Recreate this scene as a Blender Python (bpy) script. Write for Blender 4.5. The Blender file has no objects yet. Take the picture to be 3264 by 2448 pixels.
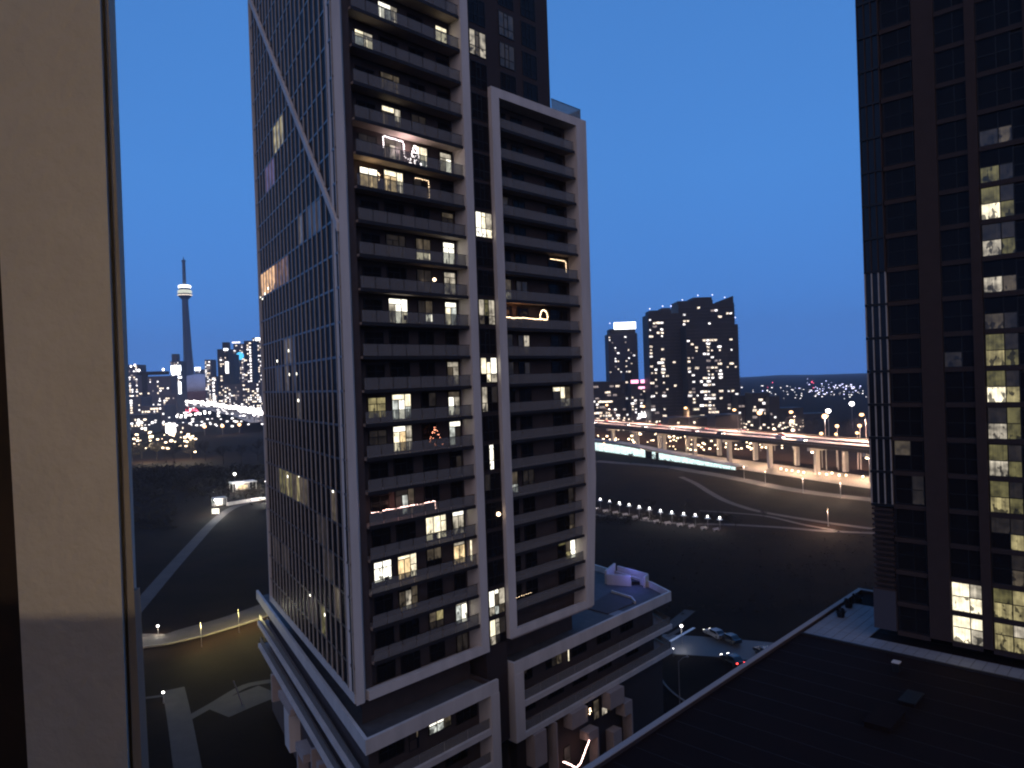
import bpy, math, random
from mathutils import Vector, Matrix
random.seed(7)
PI = math.pi
scene = bpy.context.scene
COL = scene.collection

# ------------------------------------------------------------------ camera
EYE = 46.0                      # the photographer stands on a 16th floor balcony
FPX, CX, CY = 2331.3, 1632.0, 1224.0          # focal length and centre in pixels of the 3264 px wide photograph
PITCH, ROLL = 0.006, -0.0348
F_ = Vector((0, math.cos(PITCH), -math.sin(PITCH)))
U0 = Vector((0, math.sin(PITCH), math.cos(PITCH)))
R_ = math.cos(ROLL) * Vector((1, 0, 0)) + math.sin(ROLL) * U0
U_ = -math.sin(ROLL) * Vector((1, 0, 0)) + math.cos(ROLL) * U0
cd = bpy.data.cameras.new('camera')
cam = bpy.data.objects.new('camera', cd)
COL.objects.link(cam)
m = Matrix.Identity(4)
for i in range(3):
    m[i][0] = R_[i]; m[i][1] = U_[i]; m[i][2] = -F_[i]
m[2][3] = EYE
cam.matrix_world = m
cd.sensor_width = 36.0
cd.lens = 36.0 * FPX / 3264.0
cd.clip_start = 0.05
cd.clip_end = 30000
scene.camera = cam

# ------------------------------------------------------------------ world, sun, exposure
W = bpy.data.worlds.new('World'); scene.world = W
W.use_nodes = True
nt = W.node_tree; nt.nodes.clear()
tc = nt.nodes.new('ShaderNodeTexCoord')
sx = nt.nodes.new('ShaderNodeSeparateXYZ')
mr = nt.nodes.new('ShaderNodeMapRange')
mr.inputs[1].default_value = -0.02; mr.inputs[2].default_value = 1.0
rp = nt.nodes.new('ShaderNodeValToRGB')
els = rp.color_ramp.elements
els[0].position = 0.0; els[0].color = (0.078, 0.245, 0.740, 1)
els[1].position = 1.0; els[1].color = (0.038, 0.145, 0.420, 1)
for p, c in ((0.02, (0.078, 0.250, 0.760, 1)), (0.055, (0.074, 0.262, 0.770, 1)), (0.15, (0.072, 0.255, 0.720, 1)), (0.27, (0.070, 0.253, 0.690, 1)), (0.45, (0.062, 0.222, 0.610, 1))):
    e = els.new(p); e.color = c
nz = nt.nodes.new('ShaderNodeTexNoise'); nz.inputs['Scale'].default_value = 2.2; nz.inputs['Detail'].default_value = 3
nm = nt.nodes.new('ShaderNodeMapRange'); nm.inputs[3].default_value = 0.99; nm.inputs[4].default_value = 1.11
bg = nt.nodes.new('ShaderNodeBackground')
wo = nt.nodes.new('ShaderNodeOutputWorld')
L = nt.links.new
L(tc.outputs['Generated'], sx.inputs[0]); L(sx.outputs['Z'], mr.inputs[0]); L(mr.outputs[0], rp.inputs[0])
L(tc.outputs['Generated'], nz.inputs['Vector']); L(nz.outputs[0], nm.inputs[0])
L(rp.outputs[0], bg.inputs['Color']); L(nm.outputs[0], bg.inputs['Strength']); L(bg.outputs[0], wo.inputs[0])

sd = bpy.data.lights.new('afterglow', 'SUN')            # the warm afterglow and city glow behind the photographer
sd.energy = 0.92; sd.angle = math.radians(70); sd.color = (1.0, 0.64, 0.35)
sun = bpy.data.objects.new('afterglow', sd); COL.objects.link(sun)
sun.rotation_euler = Vector((-0.04, 0.87, -0.46)).to_track_quat('-Z', 'Y').to_euler()

vs = scene.view_settings
vs.view_transform = 'Standard'; vs.look = 'None'; vs.exposure = 0; vs.gamma = 1; vs.use_curve_mapping = False
cy = scene.cycles
cy.use_denoising = True
cy.max_bounces = 5; cy.diffuse_bounces = 3; cy.glossy_bounces = 3; cy.transparent_max_bounces = 10; cy.transmission_bounces = 3
cy.sample_clamp_indirect = 3.0; cy.sample_clamp_direct = 0
cy.caustics_reflective = False; cy.caustics_refractive = False
cy.filter_width = 2.1

# ------------------------------------------------------------------ pixel helpers (photograph pixel -> point at a known height / distance)
def ray(x, y): return F_ + R_ * ((x - CX) / FPX) - U_ * ((y - CY) / FPX)
def gp(x, y, z=0.0):
    d = ray(x, y); t = (z - EYE) / d.z
    return Vector((d.x * t, d.y * t, z))
def dp(x, y, Y):
    d = ray(x, y); t = Y / d.y
    return Vector((d.x * t, Y, EYE + d.z * t))

# ------------------------------------------------------------------ materials
MATS = {}
def newmat(name):
    mt = bpy.data.materials.new(name); mt.use_nodes = True
    MATS[name] = mt
    return mt, mt.node_tree, mt.node_tree.nodes['Principled BSDF']
def N(nt, t, **kw):
    n = nt.nodes.new(t)
    for k, v in kw.items():
        if k in n.inputs: n.inputs[k].default_value = v
        else: setattr(n, k, v)
    return n
def surf(name, c, c2=None, scale=3.0, rough=0.7, bump=0.0, spec=0.3, metal=0.0, detail=5, stretch=(1, 1, 1)):
    mt, t, b = newmat(name)
    c2 = c2 or tuple(v * 0.75 for v in c)
    co = N(t, 'ShaderNodeTexCoord'); mp = N(t, 'ShaderNodeMapping', Scale=stretch)
    n1 = N(t, 'ShaderNodeTexNoise', Scale=scale, Detail=detail, Roughness=0.6)
    mx = N(t, 'ShaderNodeMix'); mx.data_type = 'RGBA'
    mx.inputs[6].default_value = (*c, 1); mx.inputs[7].default_value = (*c2, 1)
    cr = N(t, 'ShaderNodeMapRange'); cr.inputs[1].default_value = 0.3; cr.inputs[2].default_value = 0.7
    t.links.new(co.outputs['Object'], mp.inputs[0]); t.links.new(mp.outputs[0], n1.inputs['Vector'])
    t.links.new(n1.outputs[0], cr.inputs[0]); t.links.new(cr.outputs[0], mx.inputs[0])
    t.links.new(mx.outputs[2], b.inputs['Base Color'])
    b.inputs['Roughness'].default_value = rough; b.inputs['Metallic'].default_value = metal
    b.inputs['Specular IOR Level'].default_value = spec
    if bump:
        n2 = N(t, 'ShaderNodeTexNoise', Scale=scale * 6, Detail=4)
        bm = N(t, 'ShaderNodeBump', Strength=bump, Distance=0.02)
        t.links.new(mp.outputs[0], n2.inputs['Vector']); t.links.new(n2.outputs[0], bm.inputs['Height']); t.links.new(bm.outputs[0], b.inputs['Normal'])
    return mt
def brickmat(name, c, c2, mortar, scale=1.0):
    mt, t, b = newmat(name)
    co = N(t, 'ShaderNodeTexCoord'); mp = N(t, 'ShaderNodeMapping')
    mp.inputs['Rotation'].default_value = (PI / 2, 0, 0)
    br = N(t, 'ShaderNodeTexBrick', Scale=scale)
    br.inputs['Color1'].default_value = (*c, 1); br.inputs['Color2'].default_value = (*c2, 1); br.inputs['Mortar'].default_value = (*mortar, 1)
    br.inputs['Brick Width'].default_value = 0.24; br.inputs['Row Height'].default_value = 0.09; br.inputs['Mortar Size'].default_value = 0.008
    t.links.new(co.outputs['Object'], mp.inputs[0]); t.links.new(mp.outputs[0], br.inputs['Vector'])
    t.links.new(br.outputs[0], b.inputs['Base Color']); b.inputs['Roughness'].default_value = 0.85
    return mt
def emit(name, c, s, var=0.0, base=(0.02, 0.02, 0.02), curtain=0.0):
    mt, t, b = newmat(name)
    b.inputs['Base Color'].default_value = (*base, 1); b.inputs['Roughness'].default_value = 0.3
    b.inputs['Emission Color'].default_value = (*c, 1); b.inputs['Emission Strength'].default_value = s
    if var or curtain:
        co = N(t, 'ShaderNodeTexCoord'); oi = N(t, 'ShaderNodeObjectInfo')
        ad = N(t, 'ShaderNodeVectorMath', operation='ADD')
        sc = N(t, 'ShaderNodeVectorMath', operation='SCALE'); sc.inputs['Scale'].default_value = 37.0
        cb = N(t, 'ShaderNodeCombineXYZ')
        t.links.new(oi.outputs['Random'], cb.inputs[0]); t.links.new(oi.outputs['Random'], cb.inputs[2]); t.links.new(cb.outputs[0], sc.inputs[0])
        t.links.new(co.outputs['Object'], ad.inputs[0]); t.links.new(sc.outputs[0], ad.inputs[1])
        n1 = N(t, 'ShaderNodeTexNoise', Scale=1.3, Detail=3)
        t.links.new(ad.outputs[0], n1.inputs['Vector'])
        r1 = N(t, 'ShaderNodeMapRange'); r1.inputs[1].default_value = 0.35; r1.inputs[2].default_value = 0.65
        r1.inputs[3].default_value = s * (1 - var); r1.inputs[4].default_value = s * (1 + var * 0.5)
        t.links.new(n1.outputs[0], r1.inputs[0])
        out = r1.outputs[0]
        # furniture and plants: dark shapes low in the pane, a brighter ceiling above
        sz_ = N(t, 'ShaderNodeSeparateXYZ'); t.links.new(co.outputs['Object'], sz_.inputs[0])
        mpf = N(t, 'ShaderNodeMapping', Scale=(1.35, 1, .75)); nf = N(t, 'ShaderNodeTexNoise', Scale=1.6, Detail=2)
        t.links.new(ad.outputs[0], mpf.inputs[0]); t.links.new(mpf.outputs[0], nf.inputs['Vector'])
        zf_ = N(t, 'ShaderNodeMapRange'); zf_.inputs[1].default_value = 0; zf_.inputs[2].default_value = 2.2; zf_.inputs[3].default_value = 0.50; zf_.inputs[4].default_value = 0.76
        t.links.new(sz_.outputs['Z'], zf_.inputs[0])
        df_ = N(t, 'ShaderNodeMath', operation='SUBTRACT'); t.links.new(nf.outputs[0], df_.inputs[0]); t.links.new(zf_.outputs[0], df_.inputs[1])
        rf_ = N(t, 'ShaderNodeMapRange'); rf_.inputs[1].default_value = -.01; rf_.inputs[2].default_value = .03; rf_.inputs[3].default_value = 1.0; rf_.inputs[4].default_value = .18
        t.links.new(df_.outputs[0], rf_.inputs[0])
        mf_ = N(t, 'ShaderNodeMath', operation='MULTIPLY'); t.links.new(out, mf_.inputs[0]); t.links.new(rf_.outputs[0], mf_.inputs[1]); out = mf_.outputs[0]
        if curtain:
            mp = N(t, 'ShaderNodeMapping', Scale=(1, 1, 0.02)); w = N(t, 'ShaderNodeTexNoise', Scale=9.0, Detail=2)
            t.links.new(ad.outputs[0], mp.inputs[0]); t.links.new(mp.outputs[0], w.inputs['Vector'])
            r2 = N(t, 'ShaderNodeMapRange'); r2.inputs[1].default_value = 0.35; r2.inputs[2].default_value = 0.65
            r2.inputs[3].default_value = 1 - curtain; r2.inputs[4].default_value = 1.1
            t.links.new(w.outputs[0], r2.inputs[0])
            mu = N(t, 'ShaderNodeMath', operation='MULTIPLY')
            t.links.new(out, mu.inputs[0]); t.links.new(r2.outputs[0], mu.inputs[1]); out = mu.outputs[0]
        t.links.new(out, b.inputs['Emission Strength'])
    return mt
def glassmat(name, base, rough, alpha=1.0, tint=None, spec=0.5, ior=1.5):
    mt, t, b = newmat(name)
    b.inputs['Base Color'].default_value = (*base, 1); b.inputs['Roughness'].default_value = rough
    b.inputs['Specular IOR Level'].default_value = spec; b.inputs['IOR'].default_value = ior
    if alpha < 1:
        tr = N(t, 'ShaderNodeBsdfTransparent'); tr.inputs[0].default_value = (*(tint or (1, 1, 1)), 1)
        mx = N(t, 'ShaderNodeMixShader'); mx.inputs[0].default_value = alpha
        o = t.nodes['Material Output']
        t.links.new(tr.outputs[0], mx.inputs[1]); t.links.new(b.outputs[0], mx.inputs[2]); t.links.new(mx.outputs[0], o.inputs[0])
    return mt

surf('cladding', (0.52, 0.475, 0.42), (0.40, 0.365, 0.325), 0.6, 0.6, spec=0.3, stretch=(1, 1, 0.18))
surf('terrace', (0.085, 0.085, 0.085), (0.055, 0.055, 0.058), 0.8, 0.85)
surf('slab', (0.30, 0.25, 0.215), (0.25, 0.205, 0.18), 0.7, 0.8)
surf('slab_edge', (0.016, 0.013, 0.013), None, 1.0, 0.7)
surf('dark_wall', (0.060, 0.042, 0.037), (0.042, 0.030, 0.026), 0.8, 0.8)
surf('dark_metal', (0.010, 0.009, 0.009), None, 2.0, 0.5)
surf('light_metal', (0.36, 0.32, 0.27), None, 2.0, 0.45, metal=0.0, spec=0.5)
surf('spandrel', (0.050, 0.046, 0.045), (0.035, 0.032, 0.032), 0.4, 0.35, spec=0.6)
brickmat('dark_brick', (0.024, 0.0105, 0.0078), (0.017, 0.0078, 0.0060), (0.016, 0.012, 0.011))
brickmat('brown_brick', (0.022, 0.012, 0.010), (0.015, 0.009, 0.008), (0.022, 0.017, 0.016))
surf('pier_brick', (0.038, 0.023, 0.019), (0.028, 0.017, 0.014), 1.2, 0.85)
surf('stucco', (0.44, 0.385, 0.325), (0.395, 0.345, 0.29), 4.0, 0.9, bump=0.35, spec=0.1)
surf('stucco_shaded', (0.036, 0.024, 0.018), (0.026, 0.018, 0.014), 3.0, 0.9, bump=0.2, spec=0.1)
surf('trim', (0.20, 0.165, 0.135), None, 3.0, 0.6)
surf('asphalt', (0.030, 0.027, 0.027), (0.022, 0.020, 0.020), 0.25, 0.55, spec=0.5)
surf('kerb_stone', (0.12, 0.105, 0.095), None, 0.8, 0.8)
surf('paving', (0.038, 0.030, 0.027), (0.026, 0.021, 0.019), 0.5, 0.8)
surf('path_concrete', (0.062, 0.049, 0.042), (0.036, 0.029, 0.025), 0.25, 0.85)
surf('grass', (0.0120, 0.0062, 0.0036), (0.0045, 0.0024, 0.0016), 0.09, 0.95, spec=0.05, detail=8)
surf('roof_gravel', (0.0120, 0.0054, 0.0044), (0.0080, 0.0038, 0.0032), 0.35, 0.95, spec=0.1)
surf('paver', (0.21, 0.215, 0.225), (0.17, 0.175, 0.185), 0.5, 0.8)
surf('paver_dark', (0.05, 0.05, 0.055), None, 1.0, 0.8)
surf('deck_concrete', (0.30, 0.27, 0.255), (0.22, 0.20, 0.19), 0.08, 0.8)
surf('fascia', (0.060, 0.050, 0.046), (0.045, 0.038, 0.035), 0.1, 0.8)
surf('under_road', (0.24, 0.20, 0.17), (0.17, 0.145, 0.125), 0.04, 0.8)
surf('deck_road', (0.20, 0.175, 0.165), (0.15, 0.135, 0.13), 0.06, 0.7)
surf('bark', (0.035, 0.027, 0.022), None, 1.0, 0.95)
surf('scrub', (0.030, 0.024, 0.014), (0.014, 0.011, 0.007), 0.8, 0.95)
surf('twig', (0.022, 0.018, 0.015), None, 1.0, 0.95)
surf('tower_concrete_hazed', (0.055, 0.078, 0.115), (0.046, 0.066, 0.10), 0.02, 0.8)  # blue of distance haze mixed into the concrete colour
surf('far_body', (0.050, 0.047, 0.055), (0.040, 0.037, 0.044), 0.05, 0.7)
surf('far_body_dark', (0.016, 0.0135, 0.0150), (0.011, 0.0095, 0.0105), 0.05, 0.6)
surf('far_body_pale', (0.105, 0.098, 0.11), (0.08, 0.075, 0.085), 0.05, 0.8)
surf('far_slab', (0.045, 0.038, 0.038), None, 0.1, 0.7)
surf('dome_white', (0.62, 0.60, 0.66), None, 0.02, 0.6)
surf('brick_red', (0.20, 0.070, 0.060), None, 0.05, 0.8)
surf('car_black', (0.012, 0.012, 0.014), None, 1.0, 0.25, spec=0.6)
surf('car_grey', (0.16, 0.16, 0.17), None, 1.0, 0.3, spec=0.6)
surf('car_white', (0.6, 0.6, 0.6), None, 1.0, 0.3, spec=0.6)
surf('car_red', (0.22, 0.02, 0.018), None, 1.0, 0.3, spec=0.6)
surf('tyre', (0.012, 0.012, 0.012), None, 2.0, 0.9)
surf('white_paint', (0.75, 0.74, 0.72), None, 0.5, 0.8)
surf('pole_metal', (0.16, 0.15, 0.15), None, 1.0, 0.5, spec=0.5)
surf('hill_dark', (0.008, 0.010, 0.016), None, 0.002, 0.95)
glassmat('glass_dark', (0.010, 0.009, 0.010), 0.14, spec=0.5, ior=1.16)
glassmat('glass_curtain', (0.012, 0.012, 0.013), 0.22, spec=0.5, ior=1.055)
glassmat('glass_blue', (0.014, 0.015, 0.018), 0.12, spec=0.5, ior=1.3)
glassmat('guard_glass', (0.19, 0.175, 0.16), 0.35, alpha=0.50, tint=(0.9, 0.92, 0.90), spec=0.2)
glassmat('own_guard', (0.05, 0.05, 0.05), 0.2, alpha=0.38, tint=(0.75, 0.75, 0.75))
glassmat('car_glass', (0.01, 0.011, 0.013), 0.05)
CREAM, WARM, YEL, COOL = (1.0, 0.88, 0.62), (1.0, 0.72, 0.38), (0.95, 0.80, 0.38), (0.92, 0.96, 0.88)
emit('lit_bright', CREAM, 1.7, 0.45, curtain=0.25)
emit('lit_white', (1.0, 0.95, 0.80), 2.2, 0.3, curtain=0.1)
emit('lit_warm', WARM, 1.3, 0.6, curtain=0.3)
emit('lit_yellow', YEL, 0.42, 0.6, curtain=0.4)
emit('lit_medium', (1.0, 0.88, 0.68), 0.62, 0.7, curtain=0.45)
emit('lit_cool', COOL, 0.85, 0.7, curtain=0.4)
emit('lit_dim', (1.0, 0.78, 0.52), 0.09, 0.6, curtain=0.4)
emit('lit_faint', (1.0, 0.78, 0.62), 0.020, 0.6, curtain=0.3)
emit('lit_orange', (1.0, 0.58, 0.27), 1.0, 0.5)
emit('lit_brown', (1.0, 0.50, 0.20), 0.16, 0.7)
emit('lit_olive', (0.85, 0.75, 0.30), 0.16, 0.6, curtain=0.3)
emit('lit_violet', (0.65, 0.40, 0.85), 0.14, 0.5)
emit('lit_spot', (1.0, 0.95, 0.8), 5.0)
emit('string_pink', (1.0, 0.62, 0.55), 9.0)
emit('string_warm', (1.0, 0.70, 0.42), 8.0)
emit('string_white', (1.0, 0.86, 0.90), 9.0)
emit('string_red', (1.0, 0.35, 0.20), 5.0)
emit('far_window_warm', (1.0, 0.82, 0.64), 2.6, 0.7)
emit('far_window_white', (1.0, 0.94, 0.92), 3.2, 0.6)
emit('far_window_dim', (1.0, 0.80, 0.74), 0.6, 0.6)
emit('sky_lobby', (0.92, 0.95, 1.0), 5.0, 0.3)
emit('pod_glow', (0.98, 1.0, 0.80), 0.95, 0.4)
emit('lamp_orange', (1.0, 0.55, 0.26), 4.5)
emit('lamp_white', (1.0, 0.92, 0.88), 9.0)
emit('lamp_warm', (1.0, 0.74, 0.48), 6.0)
emit('lamp_blue', (0.66, 0.66, 1.0), 4.0)
emit('lamp_red', (1.0, 0.10, 0.18), 5.0)
emit('sign_pink', (1.0, 0.35, 0.55), 3.0)
emit('sign_blue', (0.08, 0.55, 1.0), 1.6)
emit('hall_glow', (0.78, 1.0, 0.97), 1.9, 0.6, curtain=0.5)
emit('head_light', (1.0, 0.93, 0.85), 22.0)
emit('tail_light', (1.0, 0.05, 0.04), 6.0)
M = MATS

# ------------------------------------------------------------------ mesh helpers
class MB:
    def __init__(s): s.v = []; s.f = []
    def quad(s, a, b, c, d):
        i = len(s.v); s.v += [tuple(a), tuple(b), tuple(c), tuple(d)]; s.f.append((i, i + 1, i + 2, i + 3)); return s
    def hexa(s, p):          # 8 points: bottom 4 (ccw), top 4
        i = len(s.v); s.v += [tuple(q) for q in p]
        for f in ((3, 2, 1, 0), (4, 5, 6, 7), (0, 1, 5, 4), (1, 2, 6, 5), (2, 3, 7, 6), (3, 0, 4, 7)): s.f.append(tuple(i + k for k in f))
        return s
    def box(s, x0, x1, y0, y1, z0, z1):
        return s.hexa([(x0, y0, z0), (x1, y0, z0), (x1, y1, z0), (x0, y1, z0), (x0, y0, z1), (x1, y0, z1), (x1, y1, z1), (x0, y1, z1)])
    def obox(s, o, d, n, a0, a1, b0, b1, z0, z1):      # box in an oriented frame: along d, across n
        P = lambda a, b, z: (o[0] + d[0] * a + n[0] * b, o[1] + d[1] * a + n[1] * b, z)
        return s.hexa([P(a0, b0, z0), P(a1, b0, z0), P(a1, b1, z0), P(a0, b1, z0), P(a0, b0, z1), P(a1, b0, z1), P(a1, b1, z1), P(a0, b1, z1)])
    def prism(s, poly, z0, z1):
        n = len(poly); i = len(s.v)
        s.v += [(p[0], p[1], z0) for p in poly] + [(p[0], p[1], z1) for p in poly]
        s.f.append(tuple(i + k for k in reversed(range(n)))); s.f.append(tuple(i + n + k for k in range(n)))
        for k in range(n): s.f.append((i + k, i + (k + 1) % n, i + n + (k + 1) % n, i + n + k))
        return s
    def ring(s, c, r, n, axis=2, sq=1.0):
        i = len(s.v)
        for k in range(n):
            a = 2 * PI * k / n; x, y = r * math.cos(a), r * math.sin(a) * sq
            s.v.append((c[0] + x, c[1] + y, c[2]) if axis == 2 else ((c[0], c[1] + x, c[2] + y) if axis == 0 else (c[0] + x, c[1], c[2] + y)))
        return i
    def lathe(s, prof, n=12, c=(0, 0, 0), axis=2, caps=True):
        prev = None
        for (r, z) in prof:
            cc = (c[0], c[1], c[2] + z) if axis == 2 else ((c[0] + z, c[1], c[2]) if axis == 0 else (c[0], c[1] + z, c[2]))
            i = s.ring(cc, r, n, axis)
            if prev is not None:
                for k in range(n): s.f.append((prev + k, prev + (k + 1) % n, i + (k + 1) % n, i + k))
            elif caps: s.f.append(tuple(i + k for k in reversed(range(n))))
            prev = i
        if caps: s.f.append(tuple(prev + k for k in range(n)))
        return s
    def tube(s, pts, r, n=6):
        pts = [Vector(p) for p in pts]; prev = None
        for j, p in enumerate(pts):
            d = (pts[min(j + 1, len(pts) - 1)] - pts[max(j - 1, 0)]).normalized()
            u = d.cross(Vector((0, 0, 1)));
            if u.length < 1e-3: u = Vector((1, 0, 0))
            u.normalize(); w = d.cross(u); rr = r[j] if isinstance(r, (list, tuple)) else r
            i = len(s.v)
            for k in range(n):
                a = 2 * PI * k / n; s.v.append(tuple(p + u * (rr * math.cos(a)) + w * (rr * math.sin(a))))
            if prev is not None:
                for k in range(n): s.f.append((prev + k, prev + (k + 1) % n, i + (k + 1) % n, i + k))
            else: s.f.append(tuple(i + k for k in range(n)))
            prev = i
        s.f.append(tuple(prev + k for k in reversed(range(n))))
        return s
    def ball(s, c, r, n=8, h=5, sz=1.0):
        return s.lathe([(max(0.001, r * math.sin(PI * k / h)), -r * sz * math.cos(PI * k / h)) for k in range(h + 1)], n, c, caps=False)
    def mesh(s, name, mat, smooth=False):
        me = bpy.data.meshes.new(name); me.from_pydata(s.v, [], s.f)
        me.materials.append(M[mat] if isinstance(mat, str) else mat)
        if smooth:
            for p in me.polygons: p.use_smooth = True
        me.update()
        return me
    def build(s, name, mat, parent=None, smooth=False, loc=None, kind=None):
        return obj(name, s.mesh(name, mat, smooth), parent, loc, kind)
def obj(name, me, parent=None, loc=None, kind=None, rotz=None):
    o = bpy.data.objects.new(name, me); COL.objects.link(o)
    if parent: o.parent = parent
    if loc is not None: o.location = loc
    if rotz is not None: o.rotation_euler = (0, 0, rotz)
    if kind: o['kind'] = kind
    return o
def thing(name, label, cat, loc=(0, 0, 0), rotz=0, group=None):
    o = bpy.data.objects.new(name, None); COL.objects.link(o)
    o.location = loc; o.rotation_euler = (0, 0, rotz); tag(o, label, cat, group); return o
def tag(o, label, cat, group=None):
    o['label'] = label; o['category'] = cat
    if group: o['group'] = group
    return o
def dup(root, loc, rotz, label, group=None):
    r = root.copy(); COL.objects.link(r); r.location = loc; r.rotation_euler = (0, 0, rotz); r['label'] = label
    if group: r['group'] = group
    for ch in list(root.children):
        c = ch.copy(); COL.objects.link(c); c.parent = r
        for g in ch.children:
            d = g.copy(); COL.objects.link(d); d.parent = c
    return r
def setmat(o, mat):
    o.material_slots[0].link = 'OBJECT'; o.material_slots[0].material = M[mat]
def lamp(kind, name, loc, power, color, radius=0.3, parent=None, spot=None):
    l = bpy.data.lights.new(name, kind); l.energy = power; l.color = color
    l.shadow_soft_size = radius
    if spot: l.spot_size = math.radians(spot); l.spot_blend = 0.6
    o = bpy.data.objects.new(name, l); COL.objects.link(o); o.location = loc
    if parent: o.parent = parent
    return o
def ordinal(i): return ['first', 'second', 'third', 'fourth', 'fifth', 'sixth', 'seventh', 'eighth', 'ninth', 'tenth', 'eleventh', 'twelfth', 'thirteenth', 'fourteenth', 'fifteenth', 'sixteenth'][i]

# ------------------------------------------------------------------ ground, roads, paths
def ribbon(name, pts, widths, z, mat, h=None):
    b = MB(); n = len(pts); L_, Rr = [], []
    for i, p in enumerate(pts):
        p = Vector((p[0], p[1])); a = Vector(pts[max(i - 1, 0)][:2]); c = Vector(pts[min(i + 1, n - 1)][:2])
        d = (c - a).normalized(); q = Vector((-d.y, d.x)); w = widths if not isinstance(widths, (list, tuple)) else widths[i]
        L_.append(p + q * w / 2); Rr.append(p - q * w / 2)
    for i in range(n - 1):
        if h is None: b.quad((*Rr[i], z), (*Rr[i + 1], z), (*L_[i + 1], z), (*L_[i], z))
        else: b.prism([Rr[i], Rr[i + 1], L_[i + 1], L_[i]], z, z + h)
    o = b.build(name, mat); o['kind'] = 'structure'; return o
def curve(pts, k=6):
    P = [Vector(p) for p in pts]; out = []
    for i in range(len(P) - 1):
        p0, p1, p2, p3 = P[max(i - 1, 0)], P[i], P[i + 1], P[min(i + 2, len(P) - 1)]
        for j in range(k):
            t = j / k
            out.append(0.5 * ((2 * p1) + (p2 - p0) * t + (2 * p0 - 5 * p1 + 4 * p2 - p3) * t * t + (3 * p1 - p0 - 3 * p2 + p3) * t ** 3))
    out.append(P[-1]); return out

b = MB()
rings = [0, 60, 120, 200, 320, 500, 800, 1300, 2200, 3600, 6400]
ids = [b.ring((0, 0, 0), max(r, 0.01), 48) for r in rings]
for a, c in zip(ids[:-1], ids[1:]):
    for k in range(48): b.f.append((a + k, c + k, c + (k + 1) % 48, a + (k + 1) % 48))
b.build('ground', 'grass', kind='structure')

# low dark ridge on the right horizon
b = MB(); prev = None
for i in range(41):
    a = -0.15 + 1.0 * i / 40
    d = Vector((math.sin(a), math.cos(a), 0)); r0 = 5200
    hgt = 5 + 4 * math.sin(i * 0.7) + 3 * math.sin(i * 1.9 + 1)
    q = [d * r0, d * (r0 + 500) + Vector((0, 0, hgt)), d * (r0 + 1100)]
    if prev:
        for k in range(2): b.quad(prev[k], q[k], q[k + 1], prev[k + 1])
    prev = q
b.build('hills', 'hill_dark', kind='structure')

TR, TL = 0.8043, 2.0834
C0 = Vector((-14.0538, 61.4837, 0))
dR = Vector((math.cos(TR), math.sin(TR), 0)); nR = Vector((-math.sin(TR), math.cos(TR), 0))
def TW(u, off, z=0): v = C0 + dR * u + nR * off; return Vector((v.x, v.y, z))

# street between the tower and the low building, running along the tower grid
ST0 = TW(46, -16)
ribbon('road', [TW(-30, -15.5), TW(20, -14.5), TW(38, -14), TW(53, -13), TW(64, -10), TW(84, 0)], [12, 13, 15, 17, 14, 10], 0.008, 'asphalt')
ribbon('road', [gp(2105, 2050), gp(2180, 2055), gp(2290, 2062), gp(2520, 2085)], [9, 9, 9, 9], 0.012, 'asphalt')
kp = curve([gp(2100, 2130), gp(2108, 2165), gp(2130, 2195), gp(2160, 2221), gp(2200, 2248), gp(2270, 2292), gp(2310, 2312)])
ribbon('kerb', kp, 0.30, 0.0, 'kerb_stone', 0.14)
ribbon('pavement', [TW(14, -3.4), TW(30, -3.2), TW(41, -3.2)], 3.0, 0.010, 'paving')
ribbon('road_marking', [gp(2133, 2046), gp(2213, 2001)], 0.55, 0.018, 'white_paint')
ribbon('road_marking', [gp(2126, 2030), gp(2172, 2003)], 0.9, 0.018, 'path_concrete')
ribbon('pavement', [gp(2110, 2012), gp(2150, 1985), gp(2200, 1945)], 2.2, 0.014, 'path_concrete')

# park paths on the right
ribbon('path', curve([gp(1900, 1470), gp(2120, 1487), gp(2200, 1500), gp(2290, 1515), gp(2380, 1532), gp(2480, 1553), gp(2600, 1572), gp(2790, 1594), gp(2900, 1604)]), 7.0, 0.010, 'path_concrete')
ribbon('path', curve([gp(2170, 1520), gp(2215, 1540), gp(2260, 1568), gp(2310, 1595), gp(2365, 1615), gp(2420, 1630), gp(2520, 1648), gp(2650, 1668), gp(2800, 1688)]), 2.6, 0.014, 'path_concrete')
ribbon('path', curve([gp(1880, 1640), gp(2000, 1652), gp(2150, 1668), gp(2320, 1672), gp(2500, 1682), gp(2620, 1692), gp(2800, 1700)]), 2.4, 0.016, 'path_concrete')
ribbon('path', curve([gp(2230, 1628), gp(2320, 1634), gp(2440, 1645), gp(2560, 1672), gp(2660, 1690)]), 1.6, 0.020, 'path_concrete')
# park paths on the left
ribbon('path', curve([gp(880, 1575), gp(800, 1600), gp(735, 1622), gp(680, 1665), gp(610, 1740), gp(530, 1830), gp(470, 1900), gp(410, 1970)]), [3.4] * 43, 0.010, 'path_concrete')
ribbon('path', curve([gp(400, 2040), gp(520, 2040), gp(620, 2012), gp(740, 1978), gp(860, 1935), gp(980, 1890)]), 7.0, 0.012, 'path_concrete')
ribbon('kerb', curve([gp(400, 2072), gp(520, 2056), gp(620, 2035), gp(740, 2002), gp(860, 1962), gp(980, 1915)]), 0.5, 0.0, 'kerb_stone', 0.25)
ribbon('path', curve([gp(553, 2196), gp(572, 2290), gp(600, 2460)]), 3.1, 0.010, 'paving')
ribbon('path', curve([gp(600, 2290), gp(680, 2245), gp(770, 2192), gp(830, 2176), gp(890, 2168)]), 1.5, 0.016, 'paving')
ribbon('path', curve([gp(410, 2236), gp(460, 2226), gp(520, 2218)]), 0.8, 0.020, 'paving')
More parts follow.
